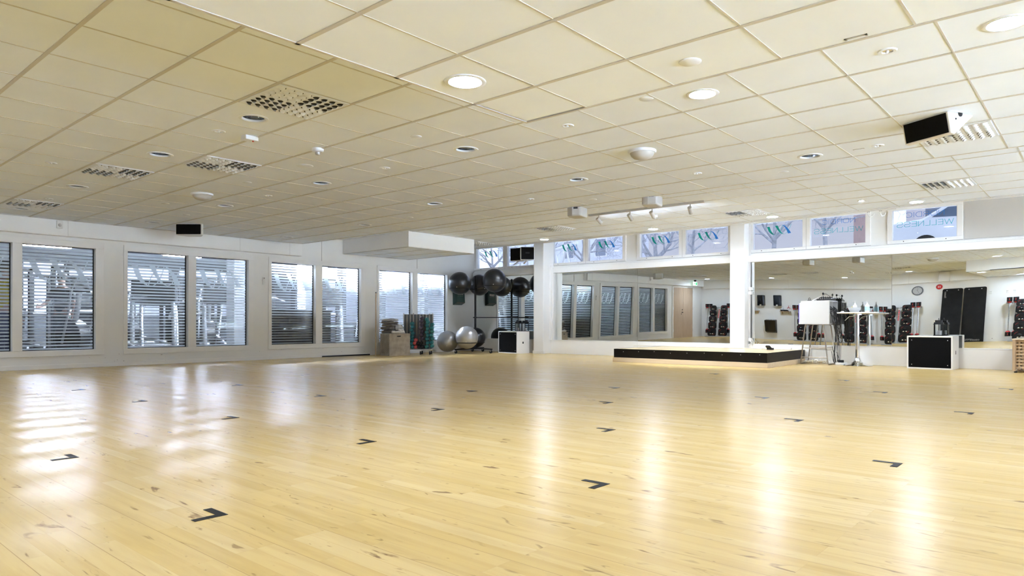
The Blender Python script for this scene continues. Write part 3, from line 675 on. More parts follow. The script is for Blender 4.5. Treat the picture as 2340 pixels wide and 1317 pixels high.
def vent(loc, rz, label):
    t = thing('ceiling_vent', label, 'air vent', loc, rz, 'perforated air vents')
    f = MB(); f.box((-.288,-.288,-.008), (.288,.288,.0)); f.build('plate', M['fit'], t, bevel=.002)
    f = MB(); g = MB()
    for i in range(8):
        for j in range(8):
            x, y = (i-3.5)*.068, (j-3.5)*.068; q = (i > 3) + 2*(j > 3); a = (R(200), R(20), R(110), R(290))[q]
            n = 16; ca, sa = math.cos(a), math.sin(a)
            f.face([(x+.026*math.cos(2*PI*k/n), y+.026*math.sin(2*PI*k/n), -.0085) for k in range(n)])
            A = []
            for k in range(n+1):          # scoop: half cone leaning over the opening
                w_ = a - PI/2 + PI*k/n; A.append((x+.027*math.cos(w_), y+.027*math.sin(w_), -.009))
            top = (x-.010*ca, y-.010*sa, -.030); B = [(p[0]*.45+top[0]*.55, p[1]*.45+top[1]*.55, -.026) for p in A]
            for k in range(n): g.face([A[k], A[k+1], B[k+1], B[k]])
            g.face(B)
    f.build('openings', M['void'], t); g.build('nozzles', M['fit'], t, smooth=50)
    return t
v0 = vent((2.78,4.62,ZM), 0, 'large perforated air vent in the main ceiling beside a chrome downlight')
for x, y, z, rz, lab in ((3.38,7.02,ZM,0,'perforated air vent between two unlit downlights'), (2.78,8.22,ZM,0,'perforated air vent farther along the same row as the largest'), (2.78,11.3,ZM,0,'perforated air vent farthest away by the big windows'),
                      (6.98,1.02,ZM,PI/2,'perforated air vent behind the tilted ceiling speaker'), (10.63,1.63,ZU,PI/2,'perforated air vent in the upper ceiling before the car window'), (11.23,4.63,ZU,PI/2,'perforated air vent in the upper ceiling near the tall column'),
                      (10.63,8.24,ZU,PI/2,'perforated air vent in the upper ceiling between track light and pillar'), (11.5,11.2,ZU,PI/2,'perforated air vent half hidden behind the duct box')):
    dup(v0, (x, y, z), rz, label=lab)

def dome(loc, lab):
    t = thing('dome_sensor', lab, 'motion sensor', loc, 0, 'dome motion sensors')
    f = MB(); f.lathe([(.135,.0),(.135,-.012),(.128,-.022),(.116,-.024)], 40); f.build('base', M['fit'], t, smooth=40)
    f = MB(); f.lathe([(.116,-.022),(.105,-.05),(.08,-.072),(.045,-.084),(0,-.088)], 40); f.build('lens', M['greige'], t, smooth=60)
    return t
dm = dome((5.73,3.39,ZM), 'white dome motion sensor in the ceiling before the track light'); dup(dm, (3.98,8.8,ZM), label='white dome motion sensor in the ceiling near the big windows')
def smoke(loc, lab):
    t = thing('smoke_detector', lab, 'smoke detector', loc, 0, 'smoke detectors')
    f = MB(); f.lathe([(.055,0),(.055,-.022),(.046,-.032),(.026,-.034)], 28); f.build('base', M['fit'], t, smooth=40)
    f = MB(); f.lathe([(.024,-.03),(.024,-.052),(.018,-.06),(0,-.06)], 20); f.build('sensor_head', M['greymetal'], t, smooth=40)
    return t
sm = smoke((3.66,5.68,ZM), 'white smoke detector in the main ceiling'); dup(sm, (10.49,5.96,ZU), label='white smoke detector behind the track light')
t = thing('alarm_beacon', 'small white ceiling alarm box with red lamp', 'alarm', (3.03,5.77,ZM))
f = MB(); f.box((-.06,-.045,-.038), (.06,.045,0)); f.build('housing', M['fit'], t, bevel=.006)
f = MB(); f.sph((.02,-.02,-.04), .008, 12); f.build('lamp', M['red'], t, smooth=60)
t = thing('lens_spot', 'small lit recessed lamp with beige ring in the upper ceiling', 'ceiling light', (11.25,2.85,ZU))
f = MB(); f.lathe([(.03,-.004),(.05,-.008),(.062,0)], 24); f.build('ring', M['greige'], t, smooth=40)
f = MB(); f.lathe([(0,-.006),(.03,-.005)], 24); f.build('lens', M['lamp'], t)
# ceiling patches: clip marks left in the tiles
for x, y, z, lab in ((3.45,.9,ZP,'small metal clip in the dropped ceiling'), (7.0,1.8,ZM,'small metal clip in a tile near the tilted speaker')):
    f = MB(); f.box((-.05,-.006,-.003), (.05,.006,0)); f.box((-.05,-.016,-.003), (-.04,.006,0)); f.box((.04,-.016,-.003), (.05,.006,0)); tag(f.build('ceiling_clip', M['greymetal'], loc=(x, y, z), rot=(0,0,PI/2)), lab, 'clip')

# black-fronted loudspeakers
def wedge_speaker(name, c, face_dir, w, h, d, label, tilt=0, group='black fronted loudspeakers', back=.55, cat='loudspeaker'):
    t = thing(name, label, cat, c, math.atan2(face_dir[1], face_dir[0]), group)
    rot = Matrix.Rotation(tilt, 4, 'Y')
    f = MB(rot); hw = w/2; bw = hw*back
    P = [(0,-hw),(0,hw),(-d*.25,hw),(-d,bw),(-d,-bw),(-d*.25,-hw)]
    f.prism(P, 0, h); f.build('cabinet', M['whiteplastic'], t, bevel=.008)
    f = MB(rot); f.prism(rrect(-hw+.012, .012, hw-.012, h-.012, .012), .0005, .008, 'x'); f.build('grille', M['black'], t)
    return t
t = wedge_speaker('ceiling_speaker', (5.03,11.615,2.214), (-.75,-.66), .43, .19, .24, 'black fronted loudspeaker under the ceiling near the big windows', back=.5)
f = MB(); f.bar((-.1,-.05,.188), (-.1,.05,.188), .03, .01); f.build('bracket', M['blackmetal'], t)
def slant_speaker(c, fd, label):
    t = thing('ceiling_speaker', label, 'loudspeaker', c, math.atan2(fd[1], fd[0]), 'black fronted loudspeakers')
    f = MB(); prof = [(0.02,.0),(-.02,-.165),(-.06,-.170),(-.27,-.005),(-.26,0)]
    n = [(x, z) for x, z in prof]; f.prism(n, -.2, .2, 'y'); f.build('cabinet', M['whiteplastic'], t, bevel=.008)
    f = MB(); f.face([(.0225,-.185,-.008),(.0225,.185,-.008),(-.0145,.185,-.158),(-.0145,-.185,-.158)]); f.build('grille', M['black'], t)
    f = MB()
    for y in (-.201, .201): f.cyl((-.07,y,-.05), (-.07,y*1.01,-.05), .008, n=12); f.cyl((-.12,y,-.004), (-.12,y*1.01,-.004), .025, n=12)
    f.build('fixing_knob', M['blackmetal'], t)
    return t
slant_speaker((6.30,1.12,ZM-.002), (-.89,.46), 'tilted black fronted loudspeaker below the ceiling before a vent')

# upper ceiling: projectors and track light
def projector(loc, rz, lab):
    t = thing('projector', lab, 'projector', loc, rz, 'white projectors under the upper ceiling')
    f = MB(); P = [(-.13,-.10),(.13,-.11),(.15,-.02),(.14,.10),(.02,.12),(-.12,.11),(-.15,.02)]
    f.prism(P, 0, .14); f.build('housing', M['greige'], t, bevel=.02)
    f = MB(); f.cyl((0,0,.14), (0,0,ZU-loc[2]), .03); f.build('mount_pole', M['whiteplastic'], t, smooth=40)
    f = MB(); f.box((-.15,-.06,.10), (-.10,-.0,.125)); f.build('port', M['void'], t)
    f = MB(); f.cyl((.12,.06,.07), (.155,.065,.07), .03, n=20); f.build('lens_cap', M['greige'], t, smooth=40)
    return t
pj = projector((8.0,5.80,2.275), R(15), 'white projector beside the end of the track light'); dup(pj, (8.0,4.58,2.30), R(15), label='white projector hanging in front of the track light middle')
t = thing('track_light', 'white track light with four small spots under the upper ceiling', 'track light', (9.66,5.70,ZU))
f = MB(); f.box((-.018,-1.06,-.035), (.018,1.06,0)); f.build('track', M['greige'], t, bevel=.003)
for y in (.85, .24, -.17, -.83):
    hd = MB(); a = Vector((.62, (-.1-y)*.17, -.50)).normalized(); c = Vector((0, y, -.12)); c0 = c - a*.05; c1 = c + a*.07
    hd.cyl(c0, c1, .032, .034, 20); h = hd.build('spot_head', M['greige'], t, smooth=40)
    f = MB(); f.cyl((0,y,-.035), (0,y,-.115), .010, n=12); f.build('stem', M['greige'], h, smooth=40)
    f = MB(); f.cyl(c1, c1 + a*.001, .027, n=20); f.build('lens', M['lamp'], h)
    ld = bpy.data.lights.new('spot_beam', 'SPOT'); ld.energy = SPOT; ld.spot_size = R(75); ld.spot_blend = .6; ld.shadow_soft_size = .03; ld.color = (.88, .95, 1.0)
    lo = bpy.data.objects.new('spot_beam', ld); C.objects.link(lo); lo.parent = h
    lo.location = c1 + a*.03; lo.rotation_euler = a.to_track_quat('-Z', 'Y').to_euler()

# loudspeakers on the first column
t = thing('column_speaker', 'black fronted loudspeaker on the pillar bracket, facing the room', 'loudspeaker', (12.62,10.62,2.275), math.atan2(-.72,-.69), 'black fronted loudspeakers')
f = MB(); f.prism([(0,-.17),(0,.17),(-.06,.17),(-.24,.08),(-.24,-.08),(-.06,-.17)], 0, .315); f.build('cabinet', M['whiteplastic'], t, bevel=.01)
f = MB(); f.prism(rrect(-.155,.012,.155,.303,.012), .0005, .008, 'x'); f.build('grille', M['black'], t)
f = MB(); f.box((.008,-.05,.15), (.0095,.05,.185)); f.build('badge', M['rubber'], t)
f = MB(); f.tube([(-.10,-.172,.30),(-.11,-.178,.22),(-.10,-.18,.15),(-.12,-.178,.07)], .006); f.build('cable', M['cable'], t)
f = MB(); f.bar((-.12,0,.0), (-.38,-.05,-.06), .03, .02); f.cyl((-.12,0,.02), (-.12,0,-.03), .02, n=12); f.build('bracket', M['whiteplastic'], t)
t = thing('column_speaker', 'black fronted loudspeaker beside the pillar, turned towards the big windows', 'loudspeaker', (12.64,11.02,2.275), math.atan2(-.05,-1.0), 'black fronted loudspeakers')
f = MB(); f.prism([(0,-.17),(0,.17),(-.06,.17),(-.24,.08),(-.24,-.08),(-.06,-.17)], 0, .315); f.build('cabinet', M['whiteplastic'], t, bevel=.01)
f = MB(); f.prism(rrect(-.155,.012,.155,.303,.012), .0005, .008, 'x'); f.build('grille', M['black'], t)
f = MB(); f.bar((-.12,0,.0), (-.32,-.3,-.06), .03, .02); f.build('bracket', M['whiteplastic'], t)

# small fittings on the walls
t = thing('motion_sensor', 'small white motion sensor on the bulkhead above the big windows', 'motion sensor', (3.50,-.15,2.33), 0, M=LF)
f = MB(); f.box((-.045,-.03,-.065), (.045,0,.065)); f.build('housing', M['whiteplastic'], t, bevel=.01)
f = MB(); f.sph((0,-.03,-.01), .026, 16, (1,.6,1)); f.build('lens', M['greige'], t, smooth=60)
t = thing('thermostat', 'slim white wall sensor beside the third window pair', 'wall sensor', (7.13,0,1.60), 0, M=LF)
f = MB(); f.box((-.022,-.02,-.075), (.022,0,.075)); f.build('housing', M['whiteplastic'], t, bevel=.006)
f = MB(); f.cyl((0,-.02,.055), (0,-.024,.055), .009, n=12); f.build('button', M['blackmetal'], t)
t = thing('first_aid_cabinet', 'dark green wall cabinet of first aid supplies below the grey ball', 'wall cabinet', (12.66,0,1.22), 0, M=LF)
gm = pm('dark_green_plastic', (.012, .045, .04), .35, 0, .06, 12)
f = MB(); f.prism([(-.13,.06),(0,.0),(0,.50),(-.10,.50)], -.17, .17, 'x'); o = f.build('housing', gm, t, bevel=.012)
f = MB()
for i in range(3):
    for j in range(3): f.box((-.10+.07*i,-.118-.02*(j > 0)*.0,.09+.09*j), (-.04+.07*i,-.112,.15+.09*j))
f.build('supply_window', pm('printed_card', (.32, .28, .24), .5, 0, .6, 30), t)
f = MB(); f.box((-.14,-.128,.055), (.14,-.115,.075)); f.build('lower_flap', pm('brown_card', (.16, .10, .08), .5, 0, .4, 20), t)
t = thing('exit_sign', 'lit green and white exit sign hanging near the wooden door', 'exit sign', (.02,-.30,2.17), 0, M=LF)
f = MB(); f.box((-.16,-.018,0), (.16,.018,.16)); f.build('light_box', emis('sign_white', (.85,1,.95), 2.2), t, bevel=.004)
f = MB()
for y in (-.019, .019):
    f.box((-.14,y-.0008,.02), (-.02,y+.0008,.14)); f.face([(.01,y,.08),(.06,y,.12),(.06,y,.095),(.13,y,.095),(.13,y,.065),(.06,y,.065),(.06,y,.04)])
f.build('pictogram', emis('sign_green', (.05,.75,.30), 1.2), t)
f = MB(); f.box((-.05,-.03,.16), (.05,.03,.235)); f.build('mount', M['blackmetal'], t)
f = MB(); f.cyl((12.284,2.6,2.60), (12.284,9.9,2.60), .012, n=12); tag(f.build('curtain_rail', M['whiteplastic'], smooth=40), 'slim white curtain rail along the edge of the upper ceiling', 'curtain rail')
for y, lab in ((2.83,'white curtain rail hook beside the car window'), (3.01,'white curtain rail hook beside the window with reversed lettering')):
    t = thing('curtain_hook', lab, 'rail hook', (12.30,y,2.585), 0, 'curtain rail hooks')
    f = MB(); f.tube([(0,0,.0),(0,0,-.05),(.01,-.02,-.08),(.03,-.05,-.07),(.03,-.07,-.03)], .008); f.build('hook', M['whiteplastic'], t, smooth=40)
    f = MB(); f.box((-.012,-.02,0), (.012,.02,.04)); f.build('clip', M['blackmetal'], t)
for z, lab in ((1.44,'upper white junction box on the conduit of the tall column'), (1.36,'lower white junction box on the conduit of the tall column'), (.42,'white double socket box low on the tall column')):
    t = thing('junction_box', lab, 'junction box', (7.428,-.055,z), 0, 'junction boxes on the tall column', M=RF)
    f = MB(); f.box((-.013,-.05,-.035), (.05,.045,.035)); f.build('housing', M['whiteplastic'], t, bevel=.01)
    f = MB(); f.cyl((.05,0,0), (.056,0,0), .024, n=20); f.build('cover', M['white'], t, smooth=40)
for i, (dx, lab) in enumerate(((0,'white cable hanging in a loop from the column socket to the stage'), (.05,'second white cable snaking from the column socket across the stage'))):
    P = [(7.45+dx,-.09,.42),(7.50+dx,-.16,.36),(7.46+dx,-.15,.30),(7.53+dx,-.22,.262),(7.7+dx,-.30,.258),(7.95+dx*2,-.33-.1*i,.258),(8.2,-.42-.1*i,.258)]
    f = MB(RF); f.tube(P, .008); tag(f.build('power_cable', M['cablew'], smooth=40), lab, 'cable', 'white cables on the stage')
f = MB(RF); f.tube([(4.95,-.35,.258),(5.6,-.22,.258),(6.3,-.30,.258),(7.0,-.34,.258),(7.4,-.36,.258),(7.8,-.42,.258)], .007); tag(f.build('power_cable', M['cablew'], smooth=40), 'white cable running along the back of the stage top', 'cable', 'white cables on the stage')
t = thing('power_strip', 'white power strip lying on the stage near its corner', 'power strip', (8.22,-.38,.25), R(8), M=RF)
f = MB(); f.box((-.13,-.03,0), (.13,.03,.04)); f.build('body', M['whiteplastic'], t, bevel=.006)
f = MB()
for x in (-.08, 0, .08): f.cyl((x,0,.04), (x,0,.0405), .02, n=16)
f.build('sockets', M['tbar'], t)
t = thing('remote_control_phone', 'dark handheld device with lit screen propped on the stage', 'handheld device', (8.02,-.62,.25), R(-20), M=RF); t.name = 'handheld_device'
rt_ = Matrix.Rotation(R(-38), 4, 'X')
f = MB(rt_); f.prism(rrect(-.05,-.09,.05,.09,.015), .01, .035); f.build('body', M['blackgloss'], t, bevel=.004)
f = MB(rt_); f.box((-.04,-.05,.036), (.04,.075,.0365)); f.build('screen', emis('device_screen', (.55,.75,1), .9), t)
f = MB(); f.box((-.045,-.02,0), (.045,.07,.035)); f.build('stand', M['rubber'], t)

# ------------------------------------------------------------------ floor marks
MK = [(1.29,2.64),(2.71,1.79),(4.14,.86),(1.29,4.38),(2.66,5.24),(2.70,3.54),(2.64,7.0),(2.63,8.7),(4.04,6.12),(4.09,4.40),(4.08,7.93),(5.42,5.3),(4.11,2.66),(5.5,3.58),(5.49,1.82),(6.88,.88),(6.9,2.62),(8.3,1.85),(9.63,4.4),(9.68,2.61),(9.67,.85),(6.8,4.33)]
mrow = {}
for x, y in sorted(MK, key=lambda p: -p[1]):
    r = min((1.29,2.67,4.08,5.46,6.87,8.3,9.66), key=lambda v: abs(v-x)); mrow.setdefault(r, []).append((x, y))
m0 = None
for i, r in enumerate(sorted(mrow)):
    for k, (x, y) in enumerate(mrow[r]):
        lab = 'black L-shaped tape mark, %s from big windows in the %s row from the stage' % (ORD[k], ORD[6-i])
        if m0 is None:
            f = MB(); f.box((-.13,-.017,0), (.0,.017,.0015)); f.box((-.034,.017,0), (.0,.125,.0015)); m0 = tag(f.build('floor_tape_mark', M['rubber'], loc=(x, y, .0004)), lab, 'tape mark', 'black corner marks on the floor')
        else: dup(m0, (x, y, .0004), label=lab)

# ------------------------------------------------------------------ stage
t = thing('stage_platform', 'low stage with black skirt, pale plinth and varnished wood top', 'stage', (5.55,-.10,0), 0, M=RF)   # local x along wall, y outwards
L_, D_ = 2.95, 2.03
f = MB(); f.box((0,-D_,.22), (L_,0,.25)); f.build('deck', M['stagetop'], t)
f = MB(); f.box((-.004,-D_-.012,.085), (L_+.012,-D_,.252)); f.box((L_,-D_,.085), (L_+.012,-.02,.252)); f.box((-.012,-D_-.012,.085), (0,-.02,.252)); f.build('skirt', M['stageblack'], t)
f = MB(); f.box((-.03,-D_-.03,0), (L_+.025,-.02,.085)); f.build('plinth', M['birch'], t, bevel=.003)
f = MB()
for i in range(9): f.cyl((.2+i*.33,-D_-.013,.20+.01*(i%3)), (.2+i*.33,-D_-.0115,.20+.01*(i%3)), .006, n=8)
f.build('screw', M['steel'], t)

# ------------------------------------------------------------------ white boxes with black fronts
def white_box(loc, rz, w, d, h, label, round_hole):
    t = thing('storage_box', label, 'box', loc, rz, 'white boxes with black fronts')      # local: front at y = -d/2
    k = .022
    f = MB(); f.box((-w/2,-d/2,0), (w/2,d/2,k)); f.box((-w/2,-d/2,h-k), (w/2,d/2,h)); f.box((-w/2,-d/2,k), (-w/2+k,d/2,h-k)); f.box((w/2-k,-d/2,k), (w/2,d/2,h-k)); f.box((-w/2+k,d/2-k,k), (w/2-k,d/2,h-k)); f.build('carcass', M['white'], t, bevel=.002)
    f = MB(); f.box((-w/2+k,-d/2+.004,k), (w/2-k,-d/2+.02,h-k)); fp = f.build('front_panel', M['black'], t)
    f = MB()
    for x in (-w/2+.07, w/2-.07):
        for z in (.07, h-.07): f.cyl((x,-d/2+.0045,z), (x,-d/2+.002,z), .007, n=10)
    f.build('screw', M['steel'], fp)
    f = MB(); hx = w/2 + .0012
    if round_hole: f.prism(rrect(-.03,.24,.015,.29,.012), w/2-.001, hx, 'x')
    else: f.prism([(-.02,.24),(.02,.25),(.015,.30),(.0,.31),(-.02,.30)], w/2-.001, hx, 'x')
    f.build('grip_hole', M['void'], t)
    return t
white_box((12.86,11.27,0), R(-90)+R(-6), .69, .42, .545, 'white box with black front standing before the slim pillar', True)
white_box((13.165,2.235,0), R(-90)+R(-2.5), .66, .46, .545, 'white box with black front standing near the wooden basket', False)

def lantern(loc, rz, label):
    t = thing('lantern', label, 'lantern', loc, rz, 'black lanterns')
    w = .062
    f = MB(); f.box((-w-.012,-w-.012,0), (w+.012,w+.012,.012)); f.build('base', M['blackmetal'], t, bevel=.002)
    f = MB()
    for x in (-w, w):
        for y in (-w, w): f.box((x-.006,y-.006,.012), (x+.006,y+.006,.19))
    f.build('frame', M['blackmetal'], t)
    f = MB(); f.box((-w,-w,.015), (w,w,.188))
    f.build('glass', M['glass'], t)
    f = MB(); f.cyl((0,0,.013), (0,0,.085), .042, n=24); f.build('candle', M['towelw'], t, smooth=40)
    f = MB(); f.box((-w-.014,-w-.014,.19), (w+.014,w+.014,.20)); f.box((-w-.004,-w-.004,.20), (w+.004,w+.004,.225)); f.box((-w+.012,-w+.012,.225), (w-.012,w-.012,.262)); f.build('roof', M['blackmetal'], t, bevel=.002)
    f = MB(); f.tube([(.045*math.cos(a), 0, .262+.035*math.sin(a)) for a in [PI*k/12 for k in range(13)]], .003, 6); f.build('ring_handle', M['blackmetal'], t, smooth=40)
    return t
l0 = lantern((13.30,2.17,.545), R(4), 'black lantern with white candle on the box near the wooden basket')
dup(l0, (12.93,11.16,.545), R(3), label='black lantern with candle on the box before the pillar, corner side')
dup(l0, (12.96,10.985,.545), R(-4), label='black lantern with candle on the box before the pillar, pillar side')

# ------------------------------------------------------------------ laundry basket (cut by the frame)
t = thing('laundry_basket', 'slatted wooden basket with pale lid standing at the mirror wall', 'basket', (13.14,.83,0), R(-2))
w, d, h = .25, .27, .50
f = MB()
for x in (-w, w):
    for y in (-d, d): f.box((x-.02,y-.02,.02), (x+.02,y+.02,h))
f.build('corner_post', M['beech'], t, bevel=.002)
f = MB()
for k in range(9):
    z = .07 + k*.05
    f.box((-w,-d-.008,z), (w,-d+.002,z+.024)); f.box((-w,d-.002,z), (w,d+.008,z+.024)); f.box((-w-.008,-d,z), (-w+.002,d,z+.024)); f.box((w-.002,-d,z), (w+.008,d,z+.024))
for k in range(11):
    y = -d+.03+k*.048; f.box((-w+.002,y,.05), (-w+.010,y+.024,h-.02)); f.box((w-.010,y,.05), (w-.002,y+.024,h-.02))
    x = -w+.03+k*.044; f.box((x,-d+.002,.05), (x+.022,-d+.010,h-.02)); f.box((x,d-.010,.05), (x+.022,d-.002,h-.02))
f.build('lattice', M['beech'], t)
f = MB(); f.box((-w-.025,-d-.025,h), (w+.025,d+.025,h+.02)); f.build('lid', M['birch'], t, bevel=.003)
f = MB()
for x in (-w+.02, w-.02):
    for y in (-d+.02, d-.02): f.box((x-.02,y-.02,0), (x+.02,y+.02,.02))
f.build('foot', M['rubber'], t)
f = MB(); f.box((-w+.015,-d+.015,.03), (w-.015,d-.015,.035)); f.build('bottom', M['beech'], t)

# ------------------------------------------------------------------ media cabinet on its stool frame
t = thing('media_cabinet', 'white open-backed media cabinet on a tall steel stool frame', 'cabinet', (13.17,4.07,0), R(-1.5))
x0, x1, y0, y1, z0, z1 = -.235, .225, -.27, .27, .735, 1.165
k = .018
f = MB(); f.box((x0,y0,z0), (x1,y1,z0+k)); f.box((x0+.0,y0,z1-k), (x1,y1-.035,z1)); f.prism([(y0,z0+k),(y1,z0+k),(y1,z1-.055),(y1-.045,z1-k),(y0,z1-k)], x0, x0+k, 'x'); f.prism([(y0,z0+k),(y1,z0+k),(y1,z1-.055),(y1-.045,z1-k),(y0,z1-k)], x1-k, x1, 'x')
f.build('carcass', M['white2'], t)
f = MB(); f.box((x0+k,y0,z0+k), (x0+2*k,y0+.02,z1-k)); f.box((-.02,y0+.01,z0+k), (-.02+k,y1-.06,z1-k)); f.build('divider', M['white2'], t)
f = MB(); f.box((x0+k,y1-.02,z0+k), (x1-k,y1-.002,z1-.06)); f.build('front_panel', M['greymetal'], t)
f = MB(); f.box((x0-.003,y1-.012,z0+.03), (x0,y1+.001,z1-.06)); f.build('blue_edge_strip', pm('violet_edge', (.10,.08,.35), .4, 0, .05, 8), t)
tu = .0115
for i, yy in enumerate((-.25, .25)):
    s_ = 1 if yy > 0 else -1
    f = MB(); f.tube([(-.20,yy*.60,.73),(-.205,yy*.66,.70),(-.21,yy*.96,.03),(-.205,yy,.0115),(-.19,yy,.0115),(.17,yy,.0115),(.19,yy*.99,.03),(.185,yy*.66,.70),(.18,yy*.60,.73)], tu, 10)
    f.build('leg', M['bronze'], t, smooth=50)
f = MB(); f.cyl((-.21,-.2375,.13), (-.21,.2375,.13), .008); f.cyl((.19,-.22,.30), (.19,.22,.30), .008); f.cyl((-.21,-.215,.30), (-.21,.215,.30), .008); f.box((-.205,-.17,.722), (.19,.17,.735)); f.build('stretcher', M['bronze'], t, smooth=40)
t = thing('audio_mixer', 'black audio mixer lying on top of the media cabinet', 'mixer', (13.17,3.93,1.165), R(-1.5))
f = MB(); f.prism([(-.10,0),(.16,0),(.16,.055),(-.10,.03)], -.12, .14, 'y'); f.build('case', M['blackmetal'], t, bevel=.003)
f = MB()
for i in range(6):
    for j in range(4): f.cyl((-.07+.04*j,-.09+.038*i,.033+.008*j), (-.07+.04*j,-.09+.038*i,.055+.008*j), .006, n=8)
f.build('knobs', M['rubber'], t)
for x, y, h, bend, lab in ((13.07,3.955,.115,.05,'black microphone on a bent stem, cabinet edge side'), (13.20,3.83,.095,.0,'black microphone on a straight short stem beside the mixer')):
    t = thing('microphone', lab, 'microphone', (x,y,1.165), 0, 'microphones on the media cabinet')
    f = MB(); f.cyl((0,0,0), (0,0,.014), .022, n=16); f.build('base', M['blackmetal'], t, smooth=40)
    f = MB(); f.tube([(0,0,.01),(0,0,h*.6),(0,0,h)], .004); f.build('stem', M['blackmetal'], t)
    f = MB(); f.sph((0,0,h+.012), .017, 14, (1,1,1.35)); f.build('head', M['rubber'], t, smooth=60)
    if bend:
        f = MB(); f.tube([(0,0,h),(.03,-.04,h+.01),(.06,-.09,h-.03),(.08,-.11,.03)], .003, 6); f.build('cable', M['cable'], t)
t = thing('document_stand', 'white slanted document stand on the media cabinet', 'stand', (13.05,4.09,1.165), R(10))
f = MB(); f.bar((0,.05,.004), (.02,-.085,.075), .012, .012); f.bar((.06,.05,.004), (.08,-.085,.075), .012, .012); f.cbox((.04,-.04,.052), (.10,.10,.006), Matrix.Rotation(R(-28), 3, 'X')); f.build('rest', M['whiteplastic'], t)
t = thing('charging_dock', 'small dark dock with two prongs on the cabinet edge', 'dock', (13.06,4.19,1.165), 0)
f = MB(); f.box((-.03,-.03,0), (.03,.03,.015)); f.tube([(0,.01,.01),(0,.015,.05),(0,-.005,.06)], .004, 6); f.tube([(0,-.015,.01),(0,-.02,.045)], .004, 6); f.build('body', M['blackmetal'], t)
# the tangle: countable strands hanging out of the cabinet
random.seed(21)
c0 = None
for i in range(18):
    a0 = random.uniform(-.17, .16); zt = random.uniform(.98, 1.12)
    P = [(a0, random.uniform(-.10,.0), zt)]
    P.append((a0+random.uniform(-.05,.05), -.22, zt-random.uniform(-.03,.10)))
    P.append((a0+random.uniform(-.08,.08), -.30-random.uniform(0,.05), random.uniform(.70,.95)))
    low = random.uniform(.38, .78) if i % 4 else random.uniform(.03,.1)
    P.append((a0*.6+random.uniform(-.08,.08), -.30-random.uniform(0,.10), low+.06)); P.append((a0*.6+random.uniform(-.04,.06), -.28-random.uniform(0,.08), low))
    P.append((a0+random.uniform(-.05,.05), -.29, low+.14+random.uniform(0,.18)))
    Q = []
    for j in range(len(P)-1):
        p0, p1, p2, p3 = [Vector(P[min(max(j+q, 0), len(P)-1)]) for q in (-1,0,1,2)]
        for q in range(6):
            u = q/6; Q.append(.5*((2*p1)+(p2-p0)*u+(2*p0-5*p1+4*p2-p3)*u*u+(3*p1-p0-3*p2+p3)*u**3))
    Q.append(Vector(P[-1]))
    f = MB(); f.tube(Q, .0045 if i % 3 else .006, 6)
    o = f.build('cable', M['cable'], smooth=60, loc=(13.17,4.07,0)); tag(o, 'black cable in the tangle hanging out of the white media cabinet', 'cable', 'black cables hanging from the media cabinet')
for i in range(7):
    P = [(.05*math.cos(k*1.1+i)*(.5+.1*i)-.03+i*.012, .19-.055*i+.04*math.sin(k*.9+2*i)+.03*math.cos(3*i+k*.5), .012+.10*abs(math.sin(k*.55+i*1.3))*(.4+.1*(i%4))) for k in range(26)]
    f = MB(); f.tube(P, .0055, 6); tag(f.build('power_lead', M['cabley'] if i % 3 else M['cablew'], smooth=60, loc=(13.17,4.07,0)), 'cream power lead coiled on the floor under the media cabinet', 'cable', 'cream leads under the media cabinet')
t = thing('power_adapter', 'black power adapter on a white strip behind the cabinet legs', 'adapter', (13.13,3.66,0), R(-60))
f = MB(); f.box((-.10,-.03,0), (.10,.03,.045)); f.build('strip', M['whiteplastic'], t, bevel=.006)
f = MB(); f.box((-.05,-.025,.045), (.04,.025,.09)); f.build('adapter_body', M['blackmetal'], t, bevel=.004)

# ------------------------------------------------------------------ high table and what stands on it
t = thing('high_table', 'round white high table on a chrome trumpet base', 'table', (13.12,3.385,0))
f = MB(); f.lathe([(0,.925),(.325,.925),(.335,.932),(.335,.942),(.328,.948),(0,.948)], 56); f.build('table_top', M['white'], t, smooth=40)
f = MB(); f.lathe([(.24,0),(.245,.006),(.22,.018),(.15,.035),(.08,.065),(.05,.105),(.042,.14),(0,.14)], 56); f.build('base', M['chrome'], t, smooth=60)
f = MB(); f.cyl((0,0,.13), (0,0,.52), .034, n=28); f.cyl((0,0,.52), (0,0,.90), .026, n=28); f.cyl((0,0,.90), (0,0,.926), .07, n=28); f.build('pole', M['chrome'], t, smooth=40)
f = MB(); f.tube([(0,.0,.89),(-.06,.12,.875),(-.08,.19,.80)], .006); f.build('lever', M['steel'], t, smooth=50)
t = thing('glass_bowl', 'clear glass bowl filled with small white pieces on the high table', 'bowl', (13.10,3.43,.948))
f = MB(); f.lathe([(.05,.0),(.075,.012),(.098,.05),(.107,.085),(.104,.085),(.094,.05),(.07,.016),(0,.012)], 40); f.build('bowl_body', film('bowl_glass', (.72,.74,.74), .45, .4), t, smooth=60)
f = MB(); f.lathe([(.085,.055),(.06,.066),(.03,.062),(0,.07)], 24); f.lathe([(.068,.018),(.085,.055)], 24); f.build('filling', M['towelw'], t, smooth=60)
f = MB(); f.sph((-.05,.03,.092), .012, 10); f.build('yellow_top_piece', pm('pale_yellow', (.7,.65,.3), .6, 0, .05, 20), t, smooth=60)
